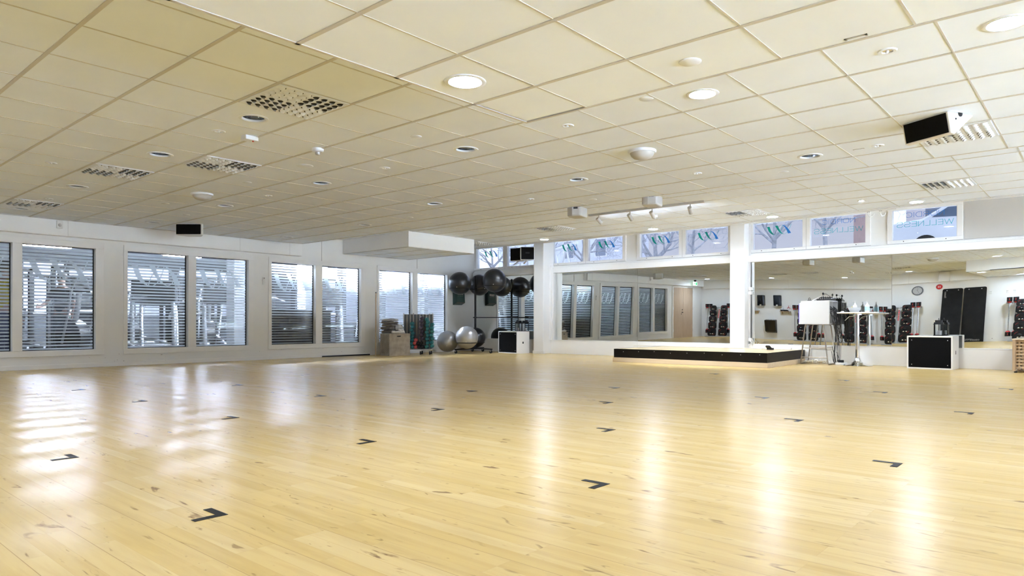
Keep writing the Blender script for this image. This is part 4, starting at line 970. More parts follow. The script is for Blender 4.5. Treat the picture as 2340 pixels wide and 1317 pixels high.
def pump(loc, lab, cyan):
    t = thing('pump_bottle', lab, 'bottle', loc, 0, 'pump bottles on the high table')
    f = MB(); f.lathe([(0,0),(.036,.0),(.038,.006),(.038,.11),(.032,.13),(.016,.142),(.013,.15),(0,.15)], 28); f.build('body', M['white'], t, smooth=50)
    f = MB(); f.cyl((0,0,.15), (0,0,.168), .014, n=16); f.cyl((0,0,.168), (0,0,.19), .005, n=10); f.cyl((0,0,.19), (0,0,.202), .012, n=14); f.bar((0,0,.198), (.0,.04,.194), .008, .007); f.build('pump', M['white'], t, smooth=40)
    if cyan:
        f = MB(); f.lathe([(.0385,.03),(.0385,.10)], 28); f.build('label_print', pm('pale_cyan_print', (.45,.72,.76), .5, 0, .15, 25), t, smooth=60)
    return t
pump((13.25,3.46,.948), 'white pump bottle behind the glass bowl', False); pump((13.19,3.245,.948), 'white pump bottle with pale cyan label beside the glass bowl', True)
t = thing('small_dispenser', 'small white holder lying at the cabinet side of the high table', 'holder', (13.0,3.61,.948), R(30))
f = MB(); f.prism([(-.05,0),(.05,0),(.05,.012),(-.02,.022),(-.05,.022)], -.02, .02, 'y'); f.build('body', M['whiteplastic'], t, bevel=.004)

# ------------------------------------------------------------------ wooden jump box with towels, pole
bx = Matrix.Translation((9.80,12.33,0)) @ Matrix.Rotation(R(-9), 4, 'Z')
t = thing('jump_box', 'worn plywood jump box topped with folded towels', 'box', M=bx)
f = MB(); k = .018; W_, D2, H_ = .54, .42, .505
f.box((0,0,0), (k,D2,H_)); f.box((W_-k,0,0), (W_,D2,H_)); f.box((k,D2-k,0), (W_-k,D2,H_)); f.box((k,k,H_-k), (W_-k,D2-k,H_)); f.box((k,k,0), (W_-k,D2-k,k))
f.box((k,0,0), (.20,k,H_)); f.box((.30,0,0), (W_-k,k,H_)); f.box((.20,0,0), (.30,k,H_-.075)); f.box((.20,0,H_-.048), (.30,k,H_)); f.build('carcass', M['ply'], t)
f = MB(); f.box((.19,k+.004,H_-.08), (.31,k+.006,H_-.04)); f.build('hand_hole_inside', M['void'], t)
f = MB()
for i in range(17):
    ys = .06 + i*.045; pts = [(ys - .40*q/24, .47 - .42*q/24) for q in range(25)]
    for a_, c_ in zip(pts, pts[1:]):
        if .02 < a_[0] < D2-.04 and .02 < c_[0] < D2-.04: f.face([(-.0008, a_[0], a_[1]), (-.0008, a_[0]+.014, a_[1]), (-.0008, c_[0]+.014, c_[1]), (-.0008, c_[0], c_[1])])
f.build('stripe_print', pm('dark_print', (.11,.095,.08), .7, 0, .2, 20), t)
f = MB(); word(f, lambda u, v: (.33+.13*u, -.0007, .075+.045*v), 'OUR', .06); f.build('lettering', pm('faded_print', (.24,.21,.17), .7, 0, .2, 20), t)

def towel(loc, rz, w, d, h, mat, label, seed, droop=None):
    rd = random.Random(seed); n, k = 22, 14; f = MB(); ids = {}
    for s_ in (0, 1):
        for i in range(n+1):
            for j in range(k+1):
                u, v = i/n, j/k; e = min(u, 1-u, v, 1-v); ro = min(1, e/.10)**.5
                x = (u-.5)*w*(1+.03*math.sin(7*v+seed)); y = (v-.5)*d*(1+.03*math.sin(6*u+2*seed))
                wav = .010*math.sin(9*u+seed)*math.sin(5*v+seed*1.7) + .006*math.sin(17*u+3*v)
                zz = h*.5 + (h*.5*ro if s_ else -h*.5*ro) + (wav if s_ else wav*.4)
                if droop and u > droop[0]: zz -= droop[1]*(u-droop[0])**1.3; x -= (u-droop[0])*w*.35
                ids[s_, i, j] = f.pt((x, y, max(zz, .001) if not droop else zz))
    for s_ in (0, 1):
        for i in range(n):
            for j in range(k): f.f.append([ids[s_,i,j], ids[s_,i+1,j], ids[s_,i+1,j+1], ids[s_,i,j+1]])
    for i in range(n):
        f.f.append([ids[0,i,0], ids[0,i+1,0], ids[1,i+1,0], ids[1,i,0]]); f.f.append([ids[0,i,k], ids[0,i+1,k], ids[1,i+1,k], ids[1,i,k]])
    for j in range(k):
        f.f.append([ids[0,0,j], ids[0,0,j+1], ids[1,0,j+1], ids[1,0,j]]); f.f.append([ids[0,n,j], ids[0,n,j+1], ids[1,n,j+1], ids[1,n,j]])
    o = f.build('folded_towel', mat, smooth=80); o.matrix_world = bx @ Matrix.Translation(loc) @ Matrix.Rotation(rz, 4, 'Z')
    return tag(o, label, 'towel', 'towels on the jump box')
z = H_ + .006
towel((.18,.27,z), R(30), .34, .30, .075, M['towelg'], 'dark grey folded towel at the bottom of the stack on the jump box', 1); z1_ = z+.08
towel((.16,.28,z1_), R(24), .33, .29, .07, M['towelg'], 'dark grey folded towel, second from the bottom of the stack', 2)
towel((.17,.27,z1_+.075), R(33), .34, .28, .06, M['towelg'], 'mid grey folded towel, third from the bottom of the stack', 3)
towel((.16,.27,z1_+.14), R(20), .33, .28, .055, M['towelg'], 'grey folded towel just below the pale one', 4)
towel((.17,.27,z1_+.20), R(28), .33, .28, .05, M['towell'], 'pale grey folded towel on the very top of the stack', 5)
towel((.36,.22,z+.07), R(-20), .18, .24, .13, M['towell'], 'crumpled light grey towel slumped beside the stack', 6)
towel((.25,.10,z), R(3), .32, .19, .05, M['towelw'], 'white towel spread along the front of the jump box', 7)
towel((.40,.10,z+.05), R(-25), .20, .12, .05, M['towelw'], 'white crumpled towel with a corner hanging over the hand hole', 8, (.5, .30))
t = thing('wooden_pole', 'thin pale wooden pole leaning beside the jump box', 'pole', (9.70,12.70,0))
f = MB(); f.cyl((0,0,0), (.185,.235,1.44), .0125, n=14); f.build('stick', M['beech'], t, smooth=40)
f = MB(); f.cyl((.185,.235,1.44), (.188,.239,1.465), .0135, n=14); f.build('end_cap', M['blackmetal'], t, smooth=40)

# ------------------------------------------------------------------ dumbbell rack
dd_ = Vector((.46,-.535,0)).normalized(); dn = Vector((dd_.y, -dd_.x, 0))       # along the rack, towards the viewer
DR = Matrix(((dd_.x, -dn.x, 0, 10.79), (dd_.y, -dn.y, 0, 12.49), (0,0,1,0), (0,0,0,1)))
t = thing('dumbbell_rack', 'upright striped dumbbell rack on casters before the fourth window pair', 'rack', M=DR)   # local -y faces the viewer
f = MB(); f.box((-.36,-.17,.115), (.36,.16,.135)); f.build('base_tray', M['greymetal'], t, bevel=.004)
f = MB(); f.box((-.36,.03,.135), (.36,.05,.955)); f.build('back_panel', pm('slate_panel', (.16,.18,.215), .5, 0, .08, 6), t)
for i in range(10):
    x = -.345+i*.0765; f = MB(); f.box((x-.010,.0,.135), (x+.010,.03,.985 if i in (0,3,8,9) else .955)); f.build('rail', pm('rail_%d' % i, (.42,.40,.38), .4, .2, .05, 8) if i == 0 else bpy.data.materials['rail_0'], t, bevel=.002)
for x in (-.30, .08, .30):
    for y in (-.15, .12):
        f = MB(); f.cyl((x-.013,y,.04), (x+.013,y,.04), .04, n=20); c = f.build('caster', M['rubber'], t, smooth=40)
        f = MB(); f.box((x-.02,y-.012,.04), (x-.015,y+.012,.115)); f.box((x+.015,y-.012,.04), (x+.02,y+.012,.115)); f.build('fork', M['steel'], c)
def dumbbell(M4, mat, label, group, r=.043):
    t = thing('dumbbell', label, 'dumbbell', M=M4, group=group)
    f = MB(); f.cyl((0,-.045,0), (0,.045,0), .015, n=12); f.build('handle', mat, t, smooth=40)
    for y0_, y1_ in ((-.095,-.045), (.045,.095)):
        f = MB(); n = 6
        f.cyl((0,y0_,0), (0,y0_+.012,0), r*.72, r, 8); f.cyl((0,y0_+.012,0), (0,y1_-.010,0), r, r, 8, cap=False); f.cyl((0,y1_-.010,0), (0,y1_,0), r, r*.7, 8); f.build('head', mat, t, smooth=25)
    return t
cols = [('teal', -.128, [.735,.655,.58,.50,.42,.34,.26,.178], 'column nearest the jump box'), ('pink', -.052, [.345,.27,.178], 'short coral column'), ('black', .025, [.262,.178], 'short black column'),
        ('purple', .090, [.862,.79,.705,.625,.545,.465,.38,.265,.178], 'tall purple column'), ('teal', .228, [.835,.765,.69,.61,.53,.45,.37,.275,.185], 'tall teal column'), ('teal', .335, [.71,.63,.545,.46,.375,.29,.205], 'column nearest the silver balls')]
protos = {}
for cn, x, zs, cl in cols:
    mt = {'teal':'teal','pink':'pink','black':'rubber','purple':'purple'}[cn]
    for k, z in enumerate(zs):
        off = (.0, .016, -.008, .012)[(k*7+int(x*100)) % 4]
        m4 = DR @ Matrix.Translation((x+off, -.10, z))
        w_ = {'teal':'teal','pink':'coral red','black':'black','purple':'dark purple'}[cn]
        if cn == 'purple' and k > 6: w_, mt = 'black', 'rubber'
        lab = '%s dumbbell, %s from the top of the %s' % (w_, ORD[k], cl)
        key = mt
        if key not in protos: protos[key] = dumbbell(m4, M[mt], lab, w_ + ' dumbbells in the rack')
        else: dup(protos[key], (0,0,0), label=lab, M=m4, group=w_ + ' dumbbells in the rack')
dup(protos['teal'], (0,0,0), label='single teal dumbbell peeking out behind the jump box edge', M=DR @ Matrix.Translation((-.205,-.10,.33)), group='teal dumbbells in the rack')

# ------------------------------------------------------------------ exercise balls and their stand
PX, PY = 12.58, 12.34
BALLS = [((12.10,12.42,1.75), .287, 'b', 'anthracite exercise ball on the ring at the window side'), ((12.40,11.50,1.80), .292, 'b', 'anthracite exercise ball on the highest ring at the room side'), ((12.86,12.46,1.74), .275, 'b', 'anthracite exercise ball behind the stand post'),
         ((11.68,12.42,.29), .262, 's', 'silver exercise ball resting on the floor beside the dumbbell rack'), ((11.80,11.86,.395), .275, 's', 'silver exercise ball in the low ring of the stand'), ((12.80,12.55,.365), .263, 'b', 'dark grey exercise ball low behind the stand post')]
t = thing('ball_stand', 'black metal stand with rings holding exercise balls in the corner', 'ball stand', (PX,PY,0))
f = MB(); f.cyl((0,0,.10), (0,0,1.95), .028, n=16); f.build('post', M['blackmetal'], t, smooth=40)
f = MB(); f.bar((-.95,-.25,.10), (.35,.05,.10), .05, .035); f.bar((-.30,-.85,.10), (.20,.30,.10), .05, .035); f.build('base', M['blackmetal'], t)
for x, y in ((-.93,-.25),(.33,.05),(-.29,-.82),(.18,.28)):
    f = MB(); f.cyl((x-.012,y,.04), (x+.012,y,.04), .04, n=18); c = f.build('caster', M['rubber'], t, smooth=40)
    f = MB(); f.box((x-.018,y-.012,.04), (x-.013,y+.012,.09)); f.box((x+.013,y-.012,.04), (x+.018,y+.012,.09)); f.build('fork', M['steel'], c)
for i, (c, r, k, lab) in enumerate(BALLS):
    if i == 3: continue
    rr = r*.90; zc = c[2]-PZ if False else c[2] - math.sqrt(r*r-rr*rr) - .01
    cx, cy = c[0]-PX, c[1]-PY; l = math.hypot(cx, cy)
    rr2 = min(rr, 10)
    f = MB(); f.tube([(cx+rr2*math.cos(2*PI*q/40), cy+rr2*math.sin(2*PI*q/40), zc) for q in range(40)], .010, 8, True)
    if l > rr2: f.tube([(0,0,zc), (cx*(l-rr2)/l, cy*(l-rr2)/l, zc)], .011, 8)
    else: f.tube([(0,0,zc), (cx*(l-rr2)/l, cy*(l-rr2)/l, zc)], .011, 8)
    g = f.build('ring_arm', M['blackmetal'], t, smooth=50)
    f = MB(); f.cyl((0,0,zc-.04), (0,0,zc+.04), .036, n=16); f.build('clamp', M['blackmetal'], g, smooth=40)
f = MB(); f.cyl((0,0,.875), (0,0,.905), .05, n=12); f.tube([(-.03,.05,.89),(.05,-.35,.89),(.40,-1.45,.89)], .011, 8); f.build('cross_bar', M['blackmetal'], t, smooth=40)
b0 = None
for c, r, k, lab in BALLS:
    t = thing('exercise_ball', lab, 'ball', c, 0, ('silver' if k == 's' else 'dark') + ' exercise balls')
    f = MB()
    prof = []
    n = 64
    for i in range(n+1):
        a = -PI/2 + PI*i/n; q = r*(1 + (.0012 if i % 3 == 0 and 14 < i < 50 else 0)); prof.append((max(0, q*math.cos(a)), q*math.sin(a)))
    f.lathe(prof, 64); f.build('ball_skin', M['silverball' if k == 's' else 'blackball'], t, smooth=60)
    dv = Vector((-.62,-.62,-.35)).normalized(); dv.rotate(Matrix.Rotation(random.uniform(-.6,.6), 3, 'Z'))
    f = MB(); f.cyl(dv*(r-.002), dv*(r+.003), .010, n=12); f.build('valve_plug', M['whiteplastic'], t)

# ------------------------------------------------------------------ back wall: barbell racks (seen in the mirrors)
RACKS = [(12.02, 'rack beside the wooden door'), (8.26, 'rack near the wall bin'), (6.53, 'rack behind the high table'), (5.16, 'rack under the wall clock'), (1.86, 'rack beyond the two tall mats')]
TIER = [(1.215,.235,.125,'topmost'), (1.005,.27,.135,'second from top'), (.745,.31,.15,'middle'), (.475,.35,.165,'second from bottom'), (.185,.39,.175,'lowest')]
def rack(y, lab):
    t = thing('weight_rack', 'grey steel barbell ' + lab + ' against the back wall', 'rack', (XB+.06, y, 0), 0, 'barbell racks along the back wall')
    f = MB(); f.box((.02,-.50,.0), (.08,.50,.03)); f.box((.40,-.50,.0), (.46,.50,.035)); f.box((.08,-.035,0), (.40,.035,.03)); f.build('base', M['greymetal'], t, bevel=.004)
    f = MB(); pr = [(.44,.03),(.36,.03),(.20,.80),(.08,1.26),(.13,1.26),(.27,.80)]
    f.prism([(x, z) for x, z in pr], -.04, .04, 'y'); f.build('post', M['greymetal'], t, bevel=.004)
    f = MB(); f.face([(.279,-.022,.80),(.279,.022,.80),(.158,.022,1.18),(.158,-.022,1.18)])
    for k in range(6):
        u0 = k/6; u1 = u0+.11
        f.v = f.v if k else []; f.f = f.f if k else []
        f.face([(.278-.12*u0+.003,-.022,.80+.38*u0),(.278-.12*u0+.003,.022,.80+.38*u0),(.278-.12*u1+.003,.022,.80+.38*u1),(.278-.12*u1+.003,-.022,.80+.38*u1)])
    f.build('red_print', M['redpaint'], t)
    f = MB(); f.box((.06,-.60,1.20), (.10,.60,1.26))
    f.build('top_rail', M['greymetal'], t, bevel=.003)
    f = MB(); f.box((.10,-.34,.40), (.12,.34,.46)); f.build('panel_rail', M['greymetal'], t)
    for z, x, r, _ in TIER:
        f = MB(); f.cyl((x-.10,-.235,z), (x+.01,-.235,z), .016, n=10); f.cyl((x-.10,.235,z), (x+.01,.235,z), .016, n=10); f.bar((x-.10,-.25,z), (x-.10,.25,z), .025, .03); f.build('peg', M['steel'], t, smooth=40)
    for s in (-1, 1):
        for o in (.37, .52):
            f = MB(); f.box((.08,s*o-.05,1.20), (.22,s*o-.035,1.225)); f.box((.08,s*o+.035,1.20), (.22,s*o+.05,1.225)); f.build('bar_hook', M['steel'], t)
    return t
def plate(loc, r, label):
    t = thing('weight_plate', label, 'weight plate', loc, 0, 'black weight plates on the racks')
    f = MB(); q = r*.52; f.prism(rrect(-r,-r*.92,r,r*.92,q,6), -.07, -.008, 'x'); f.prism(rrect(-r*.86,-r*.79,r*.86,r*.79,q*.86,6), -.008, .008, 'x'); f.build('disc', M['rubber'], t, bevel=.008)
    f = MB(); f.cyl((.0082,0,0), (.012,0,0), r*.34, r*.30, 20); f.build('hub', M['blackgloss'], t, smooth=30)
    f = MB()
    for s in (-1, 1): f.sph((.012, s*r*.24, -r*.34), r*.15, 12, (.35,1.1,.75))
    f.build('grip', M['chrome'], t, smooth=60)
    f = MB()
    for a0 in (20, 200):
        P = arc(0,0,r*.72,r*.68,a0,a0+50,8); Q = arc(0,0,r*.755,r*.71,a0,a0+50,8)
        for i in range(8): f.face([(.0086,P[i][0],P[i][1]),(.0086,P[i+1][0],P[i+1][1]),(.0086,Q[i+1][0],Q[i+1][1]),(.0086,Q[i][0],Q[i][1])])
    f.build('red_arc', M['redpaint'], t)
    return t
def barbell(loc, label):
    t = thing('barbell', label, 'barbell', loc, 0, 'barbells standing in the racks')
    f = MB(); f.cyl((0,0,.16), (0,0,1.40), .0165, n=14); f.build('bar', M['chrome'], t, smooth=40)
    for z0, z1, z2 in ((.16,.295,.335), (1.405,1.265,1.225)):
        f = MB(); f.cyl((0,0,z0), (0,0,z1), .068, .068, 20); h = f.build('end_weight', M['rubber'], t, smooth=40, bevel=.006)
        f = MB(); f.cyl((0,0,z1), (0,0,z2), .060, .034, 20); f.build('red_collar', M['red'], h, smooth=40)
        f = MB(); zz = (z0+z1)/2; n = 5
        f.face([(.0685*math.cos(a), .0685*math.sin(a), zz-.03) for a in (-.07,.07)] + [(.0685*math.cos(a), .0685*math.sin(a), zz+.03) for a in (.07,-.07)]); f.build('red_print', M['redpaint'], h)
    return t
r0 = None; pp = {}; bb = None
for y, lab in RACKS:
    if r0 is None: r0 = rack(y, lab)
    else: dup(r0, (XB+.06, y, 0), label='grey steel barbell ' + lab + ' against the back wall')
    for k, (z, x, r, tl) in enumerate(TIER):
        for s, cn in ((1, 'door side'), (-1, 'clock side')):
            l = 'black weight plate, %s, %s of the %s' % (tl, cn, lab)
            p = (XB+.06+x+.045, y+s*.225, z)
            if k not in pp: pp[k] = plate(p, r, l)
            else: dup(pp[k], p, label=l)
    for s, cn in ((1, 'door side'), (-1, 'clock side')):
        for o, on in ((.37, 'inner'), (.52, 'outer')):
            l = 'upright barbell, %s one at the %s of the %s' % (on, cn, lab)
            p = (XB+.06+.17, y+s*o, 0)
            if bb is None: bb = barbell(p, l)
            else: dup(bb, p, label=l)

# dispensers, shelves, bin
for y, lab in ((10.13,'black wall dispenser nearer the wooden door'), (9.47,'black wall dispenser nearer the racks')):
    t = thing('towel_dispenser', lab, 'dispenser', (XB, y, 1.36), 0, 'black wall dispensers')
    f = MB(); f.prism([(.0,-.15),(0,.15),(.13,.15),(.17,.10),(.17,-.10),(.13,-.15)], 0, .43); f.build('cover', M['blackgloss'], t, bevel=.02)
    f = MB(); f.box((.12,-.035,-.012), (.172,.035,.05)); f.build('paper_outlet', M['whiteplastic'], t)
for y, lab in ((10.42,'small wooden wall shelf with clear bottles'), (9.18,'small wooden wall shelf with a black clip board')):
    t = thing('wall_shelf', lab, 'shelf', (XB, y, 1.13), 0, 'small wooden wall shelves')
    f = MB(); f.box((0,-.20,.0), (.16,.20,.02)); f.build('board', M['beech'], t, bevel=.002)
    for s in (-.13, .13):
        f = MB(); f.prism([(0,0),(.10,0),(.02,-.09),(0,-.09)], s-.012, s+.012, 'y'); f.build('bracket', M['doorwood'], t)
cb = film('clear_bottle', (.78,.80,.82), .35, .5)
for y, red, lab in ((10.50,True,'clear spray bottle with red top on the wall shelf'), (10.40,False,'clear spray bottle with white top on the wall shelf'), (9.27,False,'clear spray bottle on the shelf below the dispenser')):
    t = thing('spray_bottle', lab, 'bottle', (XB+.08, y, 1.15), 0, 'spray bottles on the wall shelves')
    f = MB(); f.lathe([(0,0),(.04,0),(.042,.10),(.03,.14),(.013,.16),(0,.16)], 20); f.build('body', cb, t, smooth=50)
    f = MB(); f.cyl((0,0,.16), (0,0,.19), .014, n=12); f.bar((-.03,0,.20), (.05,0,.20), .022, .025); f.build('spray_head', M['red' if red else 'whiteplastic'], t)
t = thing('clip_board', 'black clip board with white paper on the wall shelf', 'clip board', (XB+.08, 9.20, 1.15), 0)
f = MB(); f.cbox((.03,0,.03), (.20,.30,.02), Matrix.Rotation(R(-12), 3, 'Y')); f.build('board', M['rubber'], t, bevel=.004)
f = MB(); f.cbox((.03,0,.0425), (.17,.24,.003), Matrix.Rotation(R(-12), 3, 'Y')); f.build('paper', M['white'], t)
t = thing('red_clip_hanger', 'small red three-armed hanger above the wall shelf', 'hanger', (XB, 9.06, 1.31), 0); t.name = 'red_hanger'
f = MB()
for a in (90, 210, 330): f.bar((.01,0,0), (.01,.07*math.cos(R(a)),.07*math.sin(R(a))), .012, .02)
f.build('arms', M['red'], t)
t = thing('waste_bin', 'black waste bin mounted on the back wall', 'waste bin', (XB, 9.76, .26), 0)
f = MB(); f.prism([(0,0),(.20,.06),(.27,.52),(0,.55)], -.22, .22, 'y'); f.build('body', M['blackgloss'], t, bevel=.03)
f = MB()
for s in (-.1, .02, .1): f.box((.14,s-.02,.522), (.20,s+.02,.536))
f.build('rim_clip', M['steel'], t)

# clock, alarm, mats, hooks
t = thing('wall_clock', 'round grey wall clock on the back wall', 'clock', (XB, 4.72, 1.80), 0)
f = MB(); f.cyl((0,0,0), (.03,0,0), .155, n=48); f.cyl((.03,0,0), (.042,0,0), .155, .145, 48); f.build('case', pm('clock_grey', (.10,.11,.13), .4, .2, .05, 10), t, smooth=40)
f = MB(); f.cyl((.0425,0,0), (.0432,0,0), .124, n=48); f.build('face', pm('clock_face', (.42,.42,.43), .4, 0, .02, 10), t)
f = MB()
for k in range(12):
    a = 2*PI*k/12; f.bar((.0445,.095*math.sin(a),.095*math.cos(a)), (.0445,.115*math.sin(a),.115*math.cos(a)), .010, .002)
f.build('hour_marks', M['black'], t)
f = MB(); f.bar((.047,0,-.01), (.047,-.012,.075), .012, .003); f.bar((.049,.01,.02), (.049,-.055,-.095), .009, .003); f.build('hands', M['black'], t)
t = thing('alarm_bell', 'round red alarm bell on the back wall beside the clock', 'alarm', (XB, 4.15, 1.885), 0)
f = MB(); f.cyl((0,0,0), (.03,0,0), .085, n=32); f.cyl((.03,0,0), (.055,0,0), .085, .06, 32); f.build('bell', M['red'], t, smooth=30)
f = MB(); f.box((.0555,-.03,-.028), (.057,-.014,.028)); f.box((.0555,.014,-.028), (.057,.03,.028)); f.build('white_mark', M['white'], t)
t = thing('wall_speaker_box', 'white box speaker high on the back wall bulkhead', 'speaker', (XB+.15, 4.0, 2.045), 0); t.name = 'bulkhead_speaker'
f = MB(); f.box((0,-.14,0), (.20,.14,.33)); f.build('cabinet', M['whiteplastic'], t, bevel=.008)
def ex_mat(y, w, label, lean, tw):
    t = thing('exercise_mat', label, 'exercise mat', (XB, y, 0), 0, 'tall black exercise mats'); n = 16
    f = MB(); A = []
    outl = rrect(-w/2, 0, w/2, 1.80, .05, 5)
    def P(a, z, o):
        k = z/1.80; x = lean*(1-k)**1.2 + .02 + .02*math.sin(k*5+tw); return (x+o, a+(tw*.10)*(k-.4), z)
    g = [(i/10-.5)*w for i in range(11)]; hz = [1.75*j/19 for j in range(20)] + [1.763, 1.776, 1.787, 1.795, 1.80]
    ids = {}
    for s_, o in ((0, 0), (1, .016)):
        for i, a in enumerate(g):
            for j, z in enumerate(hz):
                r_ = .05; aa, zz = a, z
                if z > 1.80-r_: lim = w/2 - r_ + math.sqrt(max(0, r_*r_-(z-1.80+r_)**2)); aa = max(-lim, min(lim, a))
                ids[s_,i,j] = f.pt(P(aa, zz, o))
    for i in range(10):
        for j in range(24):
            f.f.append([ids[0,i,j],ids[0,i+1,j],ids[0,i+1,j+1],ids[0,i,j+1]]); f.f.append([ids[1,i,j],ids[1,i+1,j],ids[1,i+1,j+1],ids[1,i,j+1]])
    for j in range(24):
        for i in (0, 10): f.f.append([ids[0,i,j],ids[0,i,j+1],ids[1,i,j+1],ids[1,i,j]])
    for i in range(10):
        for j in (0, 24): f.f.append([ids[0,i,j],ids[0,i+1,j],ids[1,i+1,j],ids[1,i,j]])
    f.build('foam', M['mat'], t, smooth=50)
    f = MB()
    for s in (-1, 1):
        c = P(s*w*.28, 1.74, .0); f.cyl((c[0]+.014, c[1], 1.74), (c[0]+.020, c[1], 1.74), .014, n=14)
    f.build('eyelet', M['steel'], t, smooth=40)
    return t, P
t, P = ex_mat(3.80, .52, 'tall black exercise mat leaning on the back wall, clock side of the pair', .30, 0)
f = MB(); word(f, lambda u, v: (lambda q: (q[0]+.0015, q[1], q[2]))(P(.20-.045*v, 1.70-.20*u, .018)), 'casall', .10); f.build('print', M['lacetrim'], t)
t, P = ex_mat(3.235, .56, 'tall black exercise mat leaning on the back wall, hook side of the pair', .12, 0)
f = MB(); word(f, lambda u, v: (lambda q: (q[0]+.0015, q[1], q[2]))(P(-.18+.40*u, .045+.055*v, .018)), 'casallPRO', .11); f.build('print', M['lacetrim'], t)
for y, lab in ((2.86,'white double wall hook just past the tall mats'), (2.46,'white double wall hook above the end rack, mat side'), (2.29,'white double wall hook above the end rack, far side')):
    t = thing('wall_hook', lab, 'wall hook', (XB, y, 1.58), 0, 'white wall hooks')
    f = MB(); f.box((0,-.03,-.05), (.006,.03,.06)); f.build('plate', M['white'], t, bevel=.002)
    f = MB()
    for s in (-.015, .015):
        f.tube([(.004,s,.03),(.03,s,.035),(.045,s,.055)], .006, 6); f.tube([(.004,s,-.02),(.03,s,-.03),(.04,s,-.005)], .006, 6)
    f.build('prong', M['whiteplastic'], t, smooth=50)

# ------------------------------------------------------------------ the gym behind the big windows
GY0, GY1, GX0, GX1 = 13.19, 25.0, -4.0, 13.45
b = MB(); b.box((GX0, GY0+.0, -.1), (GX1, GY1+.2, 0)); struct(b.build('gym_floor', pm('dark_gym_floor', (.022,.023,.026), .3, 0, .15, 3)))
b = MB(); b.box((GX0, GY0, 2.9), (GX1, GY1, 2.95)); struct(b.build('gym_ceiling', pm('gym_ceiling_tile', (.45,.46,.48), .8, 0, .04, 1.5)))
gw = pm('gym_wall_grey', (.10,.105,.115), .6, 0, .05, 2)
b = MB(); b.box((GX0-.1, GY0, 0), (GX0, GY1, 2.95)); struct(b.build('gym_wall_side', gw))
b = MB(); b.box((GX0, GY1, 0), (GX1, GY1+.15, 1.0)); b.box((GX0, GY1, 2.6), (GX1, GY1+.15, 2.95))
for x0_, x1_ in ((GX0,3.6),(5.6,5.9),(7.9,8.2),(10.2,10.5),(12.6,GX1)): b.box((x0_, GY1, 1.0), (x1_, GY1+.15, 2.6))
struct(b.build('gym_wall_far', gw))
b = MB(); b.box((GX1, 13.3, 0), (GX1+.15, GY1, .75)); b.box((GX1, 13.3, 2.62), (GX1+.15, GY1, 2.95))
for y0_, y1_ in ((13.3,13.5),(15.3,15.5),(17.3,17.6),(19.4,19.7),(21.5,25)): b.box((GX1, y0_, .75), (GX1+.15, y1_, 2.62))
struct(b.build('gym_wall_facade', gw))
for i, (x, y) in enumerate(((7.12,14.05),(8.83,14.1),(12.6,19.4))):
    b = MB(); b.box((x-.17,y-.17,0), (x+.17,y+.17,2.9)); struct(b.build('gym_column', pm('gym_column_white_%d' % i, (.50,.52,.54), .5, 0, .03, 4)))
gl = emis('gym_lamp', (.82,.91,1.08), 240)
tp = None
for x in (5.9, 9.6):
    for y in (16.8, 19.6, 22.6):
        if tp is None:
            f = MB(); f.box((-.55,-.12,-.03), (.55,.12,0)); tp = tag(f.build('gym_lamp', gl, loc=(x, y, 2.9)), 'lit ceiling lamp of the gym seen through the striped windows', 'ceiling light', 'lamps in the gym beyond the windows')
        else: dup(tp, (x, y, 2.9))
gl2 = emis('added_film_lamp', (.82,.91,1.08), 700); tq = None  # unseen lamps, added to brighten the window film from behind
for x, y in ((8.1,14.1),(9.9,14.3),(11.7,14.2)):
    if tq is None:
        f = MB(); f.box((-.55,-.12,-.03), (.55,.12,0)); tq = tag(f.build('gym_lamp', gl2, loc=(x, y, 2.9)), 'unseen lamp added behind the striped windows near the corner to brighten their film', 'ceiling light', 'added lamps by the corner windows')
    else: dup(tq, (x, y, 2.9))
def treadmill(loc, rz, lab):
    t = thing('treadmill', lab, 'treadmill', loc, rz, 'treadmills beyond the windows')
    f = MB(); f.box((-.40,-.95,.0), (.40,.95,.20)); f.build('deck', M['blackmetal'], t, bevel=.02)
    f = MB(); f.box((-.27,-.93,.20), (.27,.70,.205)); f.build('belt', M['rubber'], t)
    for s in (-1, 1):
        f = MB(); f.tube([(s*.38,.70,.18),(s*.38,.62,.90),(s*.36,.55,1.30)], .045, 10); f.tube([(s*.38,.62,.98),(s*.37,.20,.95),(s*.37,.0,.85)], .022, 8); f.build('upright', M['steel'], t, smooth=50)
    f = MB(); f.prism([(.50,1.15),(.72,1.18),(.70,1.62),(.62,1.64)], -.40, .40, 'x'); c = f.build('console', M['blackmetal'], t, bevel=.02)
    f = MB(); f.face([(-.25,.515,1.22),(.25,.515,1.22),(.25,.60,1.55),(-.25,.60,1.55)]); f.build('screen', emis('console_screen', (.45,.6,.8), .8) if 'console_screen' not in bpy.data.materials else bpy.data.materials['console_screen'], c)
    return t
